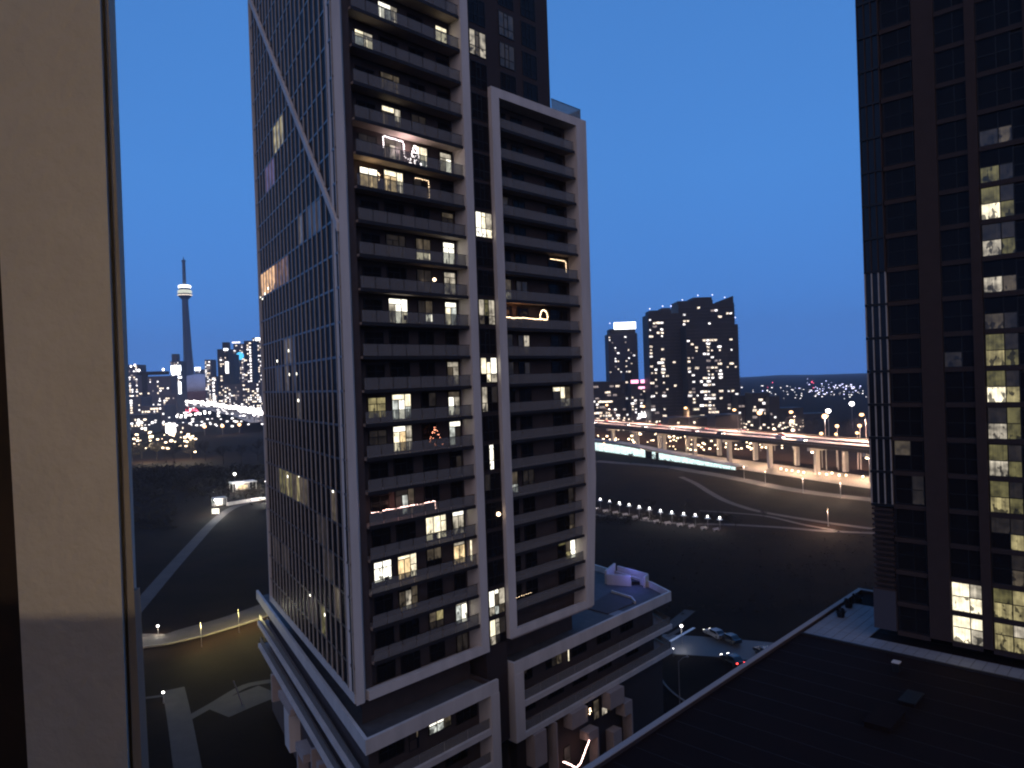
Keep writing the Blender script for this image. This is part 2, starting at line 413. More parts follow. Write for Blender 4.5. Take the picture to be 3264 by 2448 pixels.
ribbon('plaza', [gp(690, 2270), gp(760, 2240), gp(860, 2200)], 6, 0.006, 'paving')

# ------------------------------------------------------------------ the residential tower
T = thing('apartment_tower', 'tall white framed apartment tower with stacked balconies standing on a banded podium', 'apartment tower', C0, TR)
Z = EYE
def lev(k):
    if k >= 5: return 45.6 + 2.95 * (13 - k) - 0.08
    return {4: 72.2, 3: 75.45, 2: 78.65, 1: 81.9, 0: 85.1, -1: 88.3, -2: 91.5, -3: 94.7, -4: 97.9, -5: 101.1}[k]
TOP = 104.0
aL = TL - TR
dl = Vector((math.cos(aL), math.sin(aL))); nl = Vector((math.sin(aL), -math.cos(aL)))
WL = 35.6
def LP(a, bq): return (dl.x * a + nl.x * bq, dl.y * a + nl.y * bq)
WD = 1.75                        # depth of the balconies

# core volumes (dark walls behind the balconies)
b = MB(); b.prism([(1.35, WD + .05), (15.7, WD + .05), LP(WL - 0.3, 1.2)[0:2] and (15.7, 26), LP(WL - .2, .5), LP(1.5, .45)], 18.94 + .3, TOP)
b.build('core_wall', 'dark_wall', T)
b = MB(); b.box(15.74, 18.66, .5, 24, 9.0, TOP); b.build('recess_wall', 'dark_brick', T)
b = MB(); b.box(18.66, 28.6, .52, 22, 76.2, TOP); b.build('upper_wall', 'dark_brick', T)
b = MB(); b.box(19.2, 33.4, WD + .05, 22, 19.5, 76.0); b.build('core_wall', 'dark_wall', T)

# white frames
b = MB()
b.prism([(0, 0), (0.85, 0), (1.32, .5), (1.32, WD), (.5, WD), LP(.45, .45)], 18.94, TOP)
b.build('corner_pilaster', 'cladding', T)
b = MB(); b.box(1.325, 2.06, .55, WD + .04, 19.76, TOP); b.build('end_wall', 'dark_wall', T)
b = MB(); b.box(14.72, 15.74, 0, 2.2, 18.94, TOP); b.build('pilaster', 'cladding', T)
b = MB(); b.box(1.322, 14.718, 0, .55, 18.94, 19.75); b.build('bottom_beam', 'cladding', T)
b = MB(); b.hexa([(*LP(.45, 0), 18.94), (*LP(.45, .45), 18.94), (*LP(WL, .45), 18.94), (*LP(WL, 0), 18.94), (*LP(.45, 0), 19.7), (*LP(.45, .45), 19.7), (*LP(WL, .45), 19.7), (*LP(WL, 0), 19.7)])
b.build('bottom_beam', 'cladding', T)
b = MB(); b.hexa([(*LP(WL, -.06), 18.94), (*LP(WL, .6), 18.94), (*LP(WL + .35, .6), 18.94), (*LP(WL + .35, -.06), 18.94), (*LP(WL, -.06), TOP), (*LP(WL, .6), TOP), (*LP(WL + .35, .6), TOP), (*LP(WL + .35, -.06), TOP)])
b.build('edge_trim', 'cladding', T)
# soffit under the tower frame
b = MB(); b.prism([(.3, .3), (15.6, .3), (15.6, 26), LP(WL, .4), LP(.5, .4)], 18.98, 19.2); b.build('soffit', 'slab', T)

# diagonal white band over the curtain wall
def LZ(a, bq, z): p = LP(a, bq); return (p[0], p[1], z)
da, db_ = (0.2, 13.6 + Z), (36.0, 50.2 + Z)
b = MB()
w1 = 0.62
p = [LZ(da[0], -.16, da[1] - w1), LZ(db_[0], -.16, db_[1] - w1), LZ(db_[0], .12, db_[1] - w1), LZ(da[0], .12, da[1] - w1),
     LZ(da[0], -.16, da[1] + .2), LZ(db_[0], -.16, db_[1] + .2), LZ(db_[0], .12, db_[1] + .2), LZ(da[0], .12, da[1] + .2)]
b.hexa(p); b.build('diagonal_band', 'cladding', T)

# curtain wall: mullions, transoms, panes
levels = [lev(k) for k in range(22, -6, -1)]
MS = 1.7
nm_ = int(WL / MS)
for i in range(nm_ + 1):
    a = .55 + i * MS
    b = MB(); b.hexa([LZ(a, .0, 19.72), LZ(a + .12, .0, 19.72), LZ(a + .12, .3, 19.72), LZ(a, .3, 19.72), LZ(a, .0, TOP), LZ(a + .12, .0, TOP), LZ(a + .12, .3, TOP), LZ(a, .3, TOP)])
    b.build('mullion', 'light_metal', T)
for z in levels[1:]:
    b = MB(); b.hexa([LZ(.55, .06, z - .1), LZ(WL, .06, z - .1), LZ(WL, .3, z - .1), LZ(.55, .3, z - .1), LZ(.55, .06, z + .1), LZ(WL, .06, z + .1), LZ(WL, .3, z + .1), LZ(.55, .3, z + .1)])
    b.build('transom', 'spandrel', T)
litL = {}
def setL(a0, a1, z, mat):
    z += Z
    for i in range(nm_ + 1):
        c = .55 + (i + .5) * MS
        if a0 <= c <= a1:
            for j in range(len(levels) - 1):
                if levels[j] <= z < levels[j + 1]: litL[(i, j)] = random.choice(mat) if isinstance(mat, (list, tuple)) else mat
setL(26, 36, 12.5, 'lit_orange'); setL(20, 26, 12.5, 'lit_brown'); setL(5, 11, 16.3, 'lit_faint'); setL(12.5, 14.5, 16.3, 'lit_dim')
setL(20, 30, -10.3, ('lit_olive', 'lit_olive', 'lit_dim', 'lit_yellow', 'lit_faint')); setL(17, 19, -10.3, 'lit_yellow'); setL(13.5, 17, -10.3, 'lit_dim'); setL(3.8, 5.7, -10.3, 'lit_dim')
setL(20, 22, 3.9, 'lit_dim'); setL(17.3, 18.8, 3.9, 'lit_faint'); setL(20.5, 22.5, 1.3, 'lit_dim'); setL(17, 18.5, 1.3, 'lit_faint')
setL(19, 25, 27.5, 'lit_yellow'); setL(25, 29, 26, 'lit_violet'); setL(9, 10.5, -22, 'lit_olive'); setL(12, 15.5, -21.5, 'lit_faint'); setL(16.6, 18, -1.5, 'lit_dim')
setL(24, 28, 1.3, 'lit_faint'); setL(25, 27, -19, 'lit_faint'); setL(29.5, 33, -19, 'lit_faint')
setL(6, 9, -16, 'lit_faint'); setL(8, 11, -13, 'lit_faint'); setL(4, 5.6, -19.3, 'lit_dim')
rest = MB(); npn = 0
pane_me = MB()
pw = MS - .12
pane_me.hexa([LZ(0, 0, 0), LZ(pw, 0, 0), LZ(pw, .03, 0), LZ(0, .03, 0), LZ(0, 0, 2.74), LZ(pw, 0, 2.74), LZ(pw, .03, 2.74), LZ(0, .03, 2.74)])
pane_me = pane_me.mesh('glass_pane', 'glass_curtain')
cells = [(i, j) for i in range(nm_) for j in range(len(levels) - 1)]
cells.sort(key=lambda c: (c not in litL, c[0] * 1.0 + abs(levels[c[1]] - 40) * .08))
for (i, j) in cells:
    z0 = levels[j] + .1; h = levels[j + 1] - levels[j] - .2; a = .55 + i * MS + .12
    jt = random.uniform(-.012, .012)
    if npn < 298:
        o = obj('glass_pane', pane_me, T, (*LP(a, .10 + jt), z0)); o.scale = (1, 1, h / 2.74); npn += 1
        o.rotation_euler = (random.uniform(-.006, .006), random.uniform(-.004, .004), random.uniform(-.005, .005))
        if (i, j) in litL: setmat(o, litL[(i, j)])
    else:
        rest.hexa([LZ(a, .10 + jt, z0), LZ(a + pw, .10 - jt, z0), LZ(a + pw, .17, z0), LZ(a, .17, z0), LZ(a, .10 - jt, z0 + h), LZ(a + pw, .10 + jt, z0 + h), LZ(a + pw, .17, z0 + h), LZ(a, .17, z0 + h)])
rest.build('glass_pane', 'glass_curtain', T, kind='stuff')
# pale spandrel cassettes along the far edge and small lamps seen behind the glass
for a, z in ((21.0, 4.0), (17.9, 4.3), (21.0, 1.4), (17.6, 1.4), (11.0, 1.96), (26.9, 3.1), (9.6, -21.9), (23.6, -10.0), (18.2, -9.4), (5.2, -9.5), (35.6, 11.4), (34.2, 11.2), (32.6, 11.6), (30.5, 12.0), (15.2, -21.3), (17.2, -1.4)):
    b = MB(); p = LP(a, .11); b.box(-.16, .16, -.02, .02, -.14, .14); o = b.build('room_lamp', 'lit_spot', T, loc=(p[0], p[1], z + Z)); o.rotation_euler = (0, 0, aL)

# windows --------------------------------------------------------------
def win_meshes(tag_, w, h, splits, ft=.07):
    """splits: list of pane rects (x0,x1,z0,z1) in 0..w,0..h ; frame fills the rest"""
    fr = MB()
    fr.box(-ft, w + ft, -.05, .06, -ft, 0); fr.box(-ft, w + ft, -.05, .06, h, h + ft); fr.box(-ft, 0, -.05, .06, 0, h); fr.box(w, w + ft, -.05, .06, 0, h)
    xs = sorted({round(s[0], 3) for s in splits} | {round(s[1], 3) for s in splits})
    for s in splits:
        if s[1] < w - .01: fr.box(s[1] - ft / 2, s[1] + ft / 2, -.045, .05, s[2], s[3])
        if s[3] < h - .01: fr.box(s[0] + ft / 2, s[1] - ft / 2, -.04, .05, s[3] - ft / 2, s[3] + ft / 2)
    allp = MB(); ps = []
    for s in splits:
        q = MB(); q.box(s[0], s[1], .0, .03, s[2], s[3]); ps.append(q.mesh('pane', 'glass_dark')); allp.box(s[0], s[1], .0, .03, s[2], s[3])
    return fr.mesh('window', 'dark_metal'), ps, allp.mesh('pane', 'glass_dark')
WK = {
    'w1': win_meshes('w1', 1.85, 1.75, [(0, .92, 0, 1.2), (.92, 1.85, 0, 1.2), (0, .92, 1.2, 1.75), (.92, 1.85, 1.2, 1.75)]),
    'w2': win_meshes('w2', 2.1, 2.25, [(0, .7, 0, 1.78), (.7, 1.4, 0, 1.78), (0, 1.4, 1.78, 2.25), (1.4, 2.1, 0, 1.1), (1.4, 2.1, 1.1, 2.25)]),
    'w3': win_meshes('w3', 1.7, 1.95, [(0, .85, 0, .7), (.85, 1.7, 0, .7), (0, .85, .7, 1.95), (.85, 1.7, .7, 1.95)]),
    'w3b': win_meshes('w3b', 2.45, 2.2, [(0, .9, 0, .6), (.9, 1.8, 0, .6), (1.8, 2.45, 0, .6), (0, .9, .6, 2.2), (.9, 1.8, .6, 2.2), (1.8, 2.45, .6, 1.6), (1.8, 2.45, 1.6, 2.2)]),
    'w4': win_meshes('w4', 1.4, 2.25, [(0, .7, 0, 1.78), (.7, 1.4, 0, 1.78), (0, 1.4, 1.78, 2.25)]),
    'wr': win_meshes('wr', 2.2, 2.45, [(0, .75, 0, .85), (0, .75, .85, 2.45), (.75, 1.35, 0, .85), (.75, 1.35, .85, 2.05), (.75, 1.35, 2.05, 2.45), (1.35, 2.2, 0, .85), (1.35, 2.2, .85, 2.45)]),
    'wc': win_meshes('wc', 3.0, 2.2, [(0, 1.3, 0, 1.75), (0, 1.3, 1.75, 2.2), (1.3, 2.1, 0, .9), (1.3, 2.1, .9, 2.2), (2.1, 3.0, 0, .9), (2.1, 3.0, .9, 2.2)]),
    'wb': win_meshes('wb', 2.6, 1.5, [(0, .9, 0, .7), (.9, 1.75, 0, .7), (0, .9, .7, 1.5), (.9, 1.75, .7, 1.5), (1.75, 2.6, 0, 1.5)]),
    'ws': win_meshes('ws', 1.0, 2.2, [(0, 1.0, 0, .9), (0, 1.0, .9, 2.2)]),
    'wv': win_meshes('wv', 2.15, 2.45, [(0, 1.25, 0, 1.2), (0, 1.25, 1.2, 2.45), (1.25, 2.15, 0, 1.2), (1.25, 2.15, 1.2, 2.45)]),
}
def window(kind, parent, x, y, z, mats=None, rot=0.0):
    """mats None = dark; str = all panes; list = per pane (None dark)"""
    fr, ps, allp = WK[kind]
    o = obj('window', fr, parent, (x, y, z), rotz=rot)
    if mats is None:
        obj('pane', allp, o)
    else:
        dark = [i for i in range(len(ps)) if not isinstance(mats, str) and mats[i] is None]
        for i, me in enumerate(ps):
            mm = mats if isinstance(mats, str) else mats[i]
            q = obj('pane', me, o)
            if mm: setmat(q, mm)
    return o
B_, Wt, Wm, Ye, Me, Co, Di, Fa = 'lit_bright', 'lit_white', 'lit_warm', 'lit_yellow', 'lit_medium', 'lit_cool', 'lit_dim', 'lit_faint'
litR = {
    0: {'w2': Me}, 1: {'w3': Di},
    2: {'w2': [Wt, Co, Wt, Me, Me], 'w4': B_}, 3: {'w1': [Co, B_, B_, Me]}, 4: {'w2': [Di, Di, Di, Di, Di]}, 5: {'w2': [Di, Fa, B_, Di, Me], 'w3': Fa},
    6: {'w1': Fa, 'w2': [Di, Me, Di, Di, Di], 'w3': [Me, Co, B_, B_], 'w4': [Me, Wt, Me]},
    7: {'w1': [Wm, Wm, Wt, Wt], 'w2': [Wm, Wm, B_, Me, B_], 'w3': [None, Fa, Fa, None]},
    8: {'w4': [Fa, Fa, Di]}, 9: {'w2': Fa, 'w3': [B_, B_, Di, Di], 'w4': [Wt, Wt, Wt]},
    10: {'w3': [Fa, Di, Fa, Fa], 'w4': [Me, Me, Me]}, 11: {'w2': [Me, Wt, Wt, B_, Wt], 'w3': [Fa, Wt, Fa, Di], 'w4': [B_, Co, Wt]},
    13: {'w4': [Di, Me, Me]}, 14: {'w1': [Ye, Ye, Ye, Ye], 'w2': [Co, Wt, B_, Co, B_], 'w3': [None, None, None, Fa], 'w4': [Wt, Me, Di]},
    15: {'w1': Fa, 'w2': [B_, Wm, Wt, Me, Me], 'w4': [Co, Fa, Wt]}, 16: {'w4': [None, Fa, None]},
    17: {'w2': [Fa, Co, Fa, Di, Di]}, 18: {'w3b': [B_, B_, B_, B_, B_, B_, B_], 'w4': [Me, Me, Wt]},
    19: {'w1': [Wt, Wt, Wt, Wt], 'w2': [Wm, Wm, B_, B_, B_], 'w3': [None, None, Di, Di], 'w4': [Wm, Wm, Me]},
    20: {'w2': [Di, Me, None, Di, Di]}, 21: {'w3': [Fa, Fa, Di, Ye], 'w4': [Co, Wt, Me]}, 22: {'w4': [Fa, Fa, None]},
}
UX = {'w1': 3.5, 'w2': 6.15, 'w3': 9.6, 'w3b': 9.6, 'w4': 12.98}
gl_panel = MB(); gl_panel.box(0.015, 1.505, -.012, .012, 0, 1.05); gl_panel = gl_panel.mesh('glass_panel', 'guard_glass')
for k in range(22, -5, -1):
    z = lev(k)
    if k <= 21:
        b = MB(); b.box(2.1, 14.68, .18, WD, z - .2, z); o = b.build('balcony_slab', 'slab', T)
        b = MB(); b.box(2.05, 14.66, .14, .178, z - .28, z + .04); b.build('slab_edge', 'slab_edge', o)
        b = MB(); b.box(2.1, 14.7, .235, .265, z + 1.06, z + 1.11); o2 = b.build('guard_rail', 'dark_metal', T)
        for i in range(8): obj('glass_panel', gl_panel, T, (2.14 + i * 1.566, .25, z + .02))
    fl = litR.get(k, {})
    kinds = ['w1', 'w2', 'w3b' if 'w3b' in fl else 'w3', 'w4']
    for kd in kinds:
        sill = .15 if kd in ('w2', 'w4', 'w3b') else .45
        window(kd, T, UX[kd], WD - .01, z + sill, fl.get(kd))
# glowing strip standing in for the light on one low side wall
b = MB(); b.box(14.66, 14.70, 1.0, 1.16, lev(19) + .3, lev(19) + 2.3); b.build('glow_strip', 'lit_bright', T)

# right hand framed block
FB, FT = 19.4, 76.1
b = MB(); b.box(18.68, 19.8, 0, 1.3, FB, FT); b.build('pilaster', 'cladding', T)
b = MB()
for (za, xa, ia), (zb, xb, ib) in (((FB, 32.75, 31.3), (34.2, 33.95, 32.4)), ((34.2, 33.95, 32.4), (FT, 34.35, 32.45))):
    b.hexa([(ia, 0, za), (xa, 0, za), (xa, 2.2, za), (ia, 2.2, za), (ib, 0, zb), (xb, 0, zb), (xb, 2.2, zb), (ib, 2.2, zb)])
b.build('pilaster', 'cladding', T)
b = MB(); b.box(19.802, 32.44, 0.002, 1.9, FT - .95, FT); b.build('top_beam', 'cladding', T)
b = MB(); b.box(19.802, 31.34, 0.002, .5, FB, FB + .75); b.build('bottom_beam', 'cladding', T)
b = MB(); b.box(19.0, 32.6, .1, 22, FB - .2, FB - .01); b.build('soffit', 'slab', T)
gl2 = MB(); gl2.box(.015, 2.02, -.012, .012, 0, 1.0); gl2 = gl2.mesh('glass_panel', 'guard_glass')
litB = {6: {'x': 1}, 7: {'A': [None, Fa, Fa]}, 9: {'C': [None] * 6}, 10: {'A': [Me, Di, Me], 'B': Fa}, 11: {}, 12: {'A': [Fa, Fa, None], 'B': [Fa, Di, Fa, Me]}, 13: {'A': [None, Fa, Me], 'B': [None, Fa, None, Fa]},
        14: {'A': [None, None, Fa], 'C': [Fa, B_, Me, B_, Me, Di]}, 17: {'A': [Co, Di, Wt], 'B': Fa}, 18: {'C': [None, None, None, None, Fa, Fa]}, 19: {'C': [None, None, None, None, Di, Fa]},
        21: {}, 22: {'C': [None, 'lit_olive', Ye, Ye, Wt, Wt]}}
for k in range(4, 22):
    z = lev(k)
    b = MB(); b.box(19.82, 32.2 if k < 18 else 31.6, .25, WD, z - .2, z); o = b.build('balcony_slab', 'slab', T)
    b = MB(); b.box(19.82, 32.3 if k < 18 else 31.7, .21, .248, z - .28, z + .04); b.build('slab_edge', 'slab_edge', o)
    b = MB(); b.box(19.82, 32.3 if k < 18 else 31.5, .305, .335, z + 1.02, z + 1.06); b.build('guard_rail', 'dark_metal', T)
    for i in range(6):
        o = obj('glass_panel', gl2, T, (19.9 + i * 2.05, .32, z + .01))
        if k >= 18: o.scale.x = .95; o.location.x = 19.9 + i * 1.94
for k in range(4, 23):
    z = lev(k); fl = litB.get(k, {})
    if k == 22: z = lev(21) ; continue
    window('ws', T, 21.4, WD - .01, z + .15, None if 'A' not in fl else [x for x in fl['A'][:2]])
    if k != 12: window('w3', T, 23.3, WD - .01, z + .35, fl.get('B') if isinstance(fl.get('B'), (list, str)) else None)
    else: window('w3', T, 23.3, WD - .01, z + .35, [Fa, Di, Fa, Me])
    cc = fl.get('C')
    if k == 20: cc = [None, 'lit_olive', Ye, Di, Wt, Wt]
    window('wc', T, 28.75, WD - .01, z + .15, cc)
# roof terrace guard on the framed block
b = MB(); b.box(28.65, 33.9, .42, .45, FT, FT + 1.3); b.box(33.87, 33.9, .45, 12, FT, FT + 1.3); b.build('roof_guard', 'guard_glass', T)
b = MB(); b.box(28.65, 33.93, .40, .47, FT + 1.3, FT + 1.36); b.build('guard_rail', 'dark_metal', T)

# windows of the dark recess and the dark upper wall
rec = {33.0: [Me, Me, Di, Di, Di, Me, Me], 14.6: [Wt, Wt, Wt, B_, B_, B_, Me], 5.9: [Di, Me, None, 'lit_olive', 'lit_olive', Me, Me], -.2: [None, B_, B_, B_, Fa, Me, Wt],
       -3.15: [Me, Me, None, None, None, None, Fa], -9.1: [None, None, Wt, Wt, Wt, None, None], -12.2: [None, Fa, None, None, None, None, None], -24.0: [Me, Wt, Co, Di, Wt, Di, Me], -26.9: [Me, B_, Fa, Me, Me, None, Fa]}
for k in range(22, -5, -1):
    z = lev(k) - Z
    near = [q for q in rec if abs(q - (z + .2)) < 1.4]
    window('wr', T, 16.35, .49, lev(k) + .3, rec[near[0]] if near else None)
for k in range(3, -5, -1):
    for ux in (20.7, 24.2):
        window('wr', T, ux, .51, lev(k) + .3, ('lit_faint' if (k == 1 or k == 2) and ux < 22 else None))  # unlit panes; a weak glow is added so they stay visible
b = MB(); b.ball((18.0, .38, Z - 13.7), .22); b.build('wall_lamp', 'lamp_warm', T)

# podium --------------------------------------------------------------
PZ = [(-30.4, -29.15), (-34.15, -33.55), (-37.4, -36.8)]
PLc = LP(50.2, .7)
pin = [(-.55, -1.95), (15.1, -1.75), (15.1, 14), (18.9, 14), (18.9, -.25), (50.2, .6), (52.6, 5.1), (55.6, 17.5), (58, 40), LP(51, -0.0)]
deckpoly = [(-.55 + .3, -1.7), (14.9, -1.5), (14.9, 14), (19.1, 14), (19.1, 0), (50.0, .8), (52.3, 5.2), (55.2, 17.4), (57, 40), LP(50, .9)]
b = MB(); b.prism(deckpoly, 15.75, 16.0); b.build('terrace_deck', 'terrace', T)
def band(pts, z0, z1, th, name, mat, parent=T):
    b = MB()
    n = len(pts); inn = []
    for i, p in enumerate(pts):
        p = Vector(p); a = Vector(pts[max(i - 1, 0)]); c = Vector(pts[min(i + 1, n - 1)])
        d1 = (p - a).normalized() if i else (c - p).normalized(); d2 = (c - p).normalized() if i < n - 1 else d1
        q1 = Vector((-d1.y, d1.x)); q2 = Vector((-d2.y, d2.x)); q = (q1 + q2).normalized(); s = 1 / max(.4, q.dot(q1))
        inn.append(p + q * th * s)
    for i in range(n - 1): b.prism([pts[i], pts[i + 1], inn[i + 1], inn[i]], z0, z1)
    return b.build(name, mat, parent)
left_line = [LP(50.2, .75), (-.55, -1.95), (15.1, -1.75)]
right_line = [(18.9, -.2), (50.2, .55), (52.6, 5.1), (55.6, 17.5), (57.5, 32)]
band(left_line, Z - 30.4, Z - 29.15, .3, 'parapet', 'cladding'); band(right_line, Z - 30.4, Z - 29.15, .3, 'parapet', 'cladding')
b = MB(); b.box(18.9, 19.2, .11, 13, Z - 30.4, Z - 29.15); b.build('parapet', 'cladding', T)
b = MB(); b.box(14.8, 15.1, -1.43, 13, Z - 30.4, Z - 29.6); b.build('parapet', 'dark_wall', T)
for z0, z1 in ((-34.15, -33.6), (-37.4, -36.85)):
    band(left_line[:2] + [(14.0, -1.765)], Z + z0, Z + z1, .35, 'slab_band', 'cladding'); band([(20.3, -.17), (50.2, .55), (52.6, 5.1), (55.6, 17.5), (57.5, 32)], Z + z0, Z + z1, .35, 'slab_band', 'cladding')
    ds = [(-.2, -1.6), (14.9, -1.4), (14.9, 14), (19.1, 14), (19.1, .1), (50.0, .9), (52.3, 5.3), (55.2, 17.4), (57, 40), LP(50, 1.1)]
    b = MB(); b.prism(ds, Z + z0 + .05, Z + z1 - .1); b.build('floor_slab', 'slab', T)
    # guards
    for ln in (left_line[:2] + [(14.0, -1.765)], [(20.3, -.17), (50.2, .55), (52.6, 5.1)]):
        for (p, q) in zip(ln[:-1], ln[1:]):
            p = Vector(p); q = Vector(q); d = (q - p); n = max(1, round(d.length / 3.1)); nn = Vector((-d.y, d.x)).normalized()
            for i in range(n):
                a = p + d * (i / n) + d.normalized() * .03 + nn * .3; c = p + d * ((i + 1) / n) - d.normalized() * .03 + nn * .3; e = nn * .03
                b = MB(); b.prism([a, c, c + e, a + e], Z + z1, Z + z1 + .95); b.build('glass_panel', 'guard_glass', T)
# frame posts of the podium
b = MB(); b.box(18.88, 20.3, -.23, 2.2, Z - 37.4, Z - 30.402); b.build('frame_post', 'cladding', T)
b = MB(); b.box(14.0, 15.12, -1.8, 1.2, Z - 44.0, Z - 30.402); b.build('frame_post', 'cladding', T)
# dark inner walls per floor
inner = [(.9, -.2), (14.0, 0.0), (14.0, 14), (19.6, 14), (19.6, 1.9), (48.6, 2.5), (50.9, 6.0), (53.6, 17.5), (55, 38), LP(48, 2.0)]
b = MB(); b.prism(inner, 0.0, Z - 30.42); b.build('podium_wall', 'dark_wall', T)
b = MB(); b.prism([(2.0, 2.2), (15.0, 2.2), (15.0, 14), (20, 14), (20, 3.2), (32.5, 3.2), (32.5, 22), LP(33, 2.2), LP(3, 2.2)], Z - 29.99, 18.97); b.build('recessed_wall', 'dark_wall', T)
b = MB(); b.box(15.12, 18.88, 4, 20, 0, Z - 27); b.build('recess_wall', 'dark_brick', T)
# podium windows
window('wb', T, 7.6, -.24 + .09, Z - 32.3, [Co, Co, Wt, Wt, Di])
window('ws', T, 5.3, -.12, Z - 32.9, [None, Di])
window('wb', T, 11.0, -.06, Z - 32.6, None); window('wb', T, 2.0, -.20, Z - 32.6, None)
for x, mm in ((21.2, [None, None, Fa, Fa, None]), (26.3, [None, Fa, None, Fa, Di]), (31, None), (36, None), (41, None)):
    window('wb', T, x, 1.9 + (x - 19.6) * .0207 - .04, Z - 32.6, mm)
for x in (21.5, 26.5, 31, 36, 42): window('wb', T, x, 1.9 + (x - 19.6) * .0207 - .04, Z - 36.0, None)
for x in (2.0, 5.5, 9.5): window('wb', T, x, -.2 + (x - .9) * .0153 - .04, Z - 36.0, None)
b = MB(); b.box(29.75, 29.83, 1.6, 1.68, Z - 32.6, Z - 30.9); b.build('glow_strip', 'lit_bright', T)
# roof terrace: white U shaped screen wall, low walls, dark planting bed
U = [(50.3, 11.2), (57.0, 13.3), (54.9, 6.6), (50.9, 5.7)]
b = MB()
def seg(b, p, q, z0, z1, t=.28):
    p = Vector(p); q = Vector(q); d = (q - p).normalized(); n = Vector((-d.y, d.x)) * t
    b.prism([p, q, q + n, p + n], z0, z1)
seg(b, (51.6, 7.9), (50.3, 11.2), 16.0, 17.5); seg(b, (50.32, 11.3), (54.6, 12.8), 16.0, 17.9); seg(b, (54.7, 12.6), (53.6, 6.6), 16.0, 17.5); seg(b, (53.4, 6.5), (51.9, 6.1), 16.0, 17.5)
b.build('screen_wall', 'cladding', T)
lamp('POINT', 'screen_glow', (50.3, 7.0, 18.2), 150, (.16, .19, 1.0), .2, T); lamp('POINT', 'screen_glow', (53.4, 9.6, 18.6), 110, (.16, .19, 1.0), .2, T)
b = MB(); b.prism([(51.9, 8.1), (50.8, 11.1), (54.2, 12.3), (53.2, 7.0)], 16.0, 16.5); b.build('planter_soil', 'dark_metal', T)
b = MB(); seg(b, (47.1, 8.2), (46.4, 4.4), 16.0, 16.35, .2); seg(b, (46.4, 4.4), (45.0, 2.9), 16.0, 16.35, .2); b.build('low_wall', 'cladding', T)
b = MB(); b.prism([(39.5, 6.8), (47.0, 8.3), (46.3, 4.4), (44.9, 3.0), (39.4, 3.0)], 16.0, 16.12); b.build('planting_bed', 'dark_wall', T)
b = MB(); b.prism([(39.2, .9), (39.4, 3.0), (41.5, 3.05), (41.4, 1.0)], 16.005, 16.05); b.build('paver_strip', 'paver', T)

# townhouse base of the podium: brick wall with pale projecting boxes
b = MB(); b.box(20.0, 48.0, .9, 1.85, 0, Z - 37.42); b.build('brick_wall', 'brown_brick', T)
for (x0, x1) in ((21.4, 23.4), (30.4, 32.3), (36.4, 38.9), (26.2, 27.2)):
    top = Z - 37.45
    w = MB()
    if (x0, x1) == (36.4, 38.9):
        w.box(34.6, 37.4, -.5, .88, Z - 39.4, top); w.box(37.4, 39.0, -.5, .88, Z - 41.2, Z - 39.6); w.box(38.75, 39.0, -.5, .88, 0, Z - 41.2)
    elif (x0, x1) == (30.4, 32.3):
        w.box(27.6, 30.4, -.4, .88, Z - 39.2, top); w.box(30.4, 32.3, -.4, .88, Z - 41.6, Z - 40.6); w.box(32.05, 32.3, -.4, .88, 0, Z - 41.6)
    elif (x0, x1) == (26.2, 27.2):
        w.box(35.3, 36.9, -.3, .88, Z - 45.0, Z - 42.4)
    else:
        w.box(21.4, 23.3, -.4, .88, Z - 41.0, top); w.box(20.6, 21.4, -.4, .88, 0, Z - 42.4); w.box(24.9, 25.1, -.4, .88, 0, top)
    w.build('projecting_box', 'slab', T)
for x, z, mm in ((33.0, -40.4, [Di, Di]), (34.6, -40.4, [Me, Me]), (35.9, -40.4, [Di, Di]), (23.6, -40.2, None), (31.0, -39.9, None), (22.1, -44.0, [Di, Di]), (27.5, -43.8, [Fa, Fa])):
    window('ws', T, x, .82, Z + z, mm)
# pale fins and walls under the left side of the podium
def fin(a0, a1, bq0, bq1, z0, z1, mat='slab'):
    b = MB(); b.hexa([LZ(a0, bq0, z0), LZ(a1, bq0, z0), LZ(a1, bq1, z0), LZ(a0, bq1, z0), LZ(a0, bq0, z1), LZ(a1, bq0, z1), LZ(a1, bq1, z1), LZ(a0, bq1, z1)])
    b.build('projecting_fin', mat, T)
fin(28.6, 31.2, .25, 1.9, Z - 43.4, Z - 38.4, 'cladding'); fin(27.0, 33.5, .1, 1.9, Z - 38.4, Z - 37.6)
fin(24.6, 25.2, .3, 1.9, 0, Z - 41.5); fin(21.5, 25.2, .2, 1.9, Z - 41.5, Z - 40.6); fin(38.5, 39.1, .3, 1.9, Z - 41.0, Z - 37.5); fin(15.0, 16.0, .3, 1.9, 0, Z - 38.8); fin(18.0, 18.4, .3, 1.9, 0, Z - 38.5)

# decorations hanging on the balconies ---------------------------------
def bulbs(name, pts, r, mat, label, cat='string lights', n=None, light=None, wire=True):
    t = thing(name, label, cat, C0, TR)
    P = [Vector(p) for p in pts]
    if wire:
        b = MB(); b.tube(P, .012, 4); b.build('wire', 'dark_metal', t)
    tot = sum((q - p).length for p, q in zip(P[:-1], P[1:])); n = n or max(3, int(tot / .22))
    b = MB(); b.ball((0, 0, 0), r, 6, 4); me = b.mesh('bulb', mat)
    for i in range(n):
        s = tot * (i + .5) / n; k = 0
        while k < len(P) - 2 and s > (P[k + 1] - P[k]).length: s -= (P[k + 1] - P[k]).length; k += 1
        p = P[k].lerp(P[k + 1], min(1, s / (P[k + 1] - P[k]).length))
        obj('bulb', me, t, (p.x + random.uniform(-.02, .02), p.y, p.z + random.uniform(-.04, .03)))
    if light: lamp('POINT', name + '_glow', light[0], light[1], light[2], .3, t)
    return t
z6 = lev(6); z7 = lev(7); z17 = lev(17)
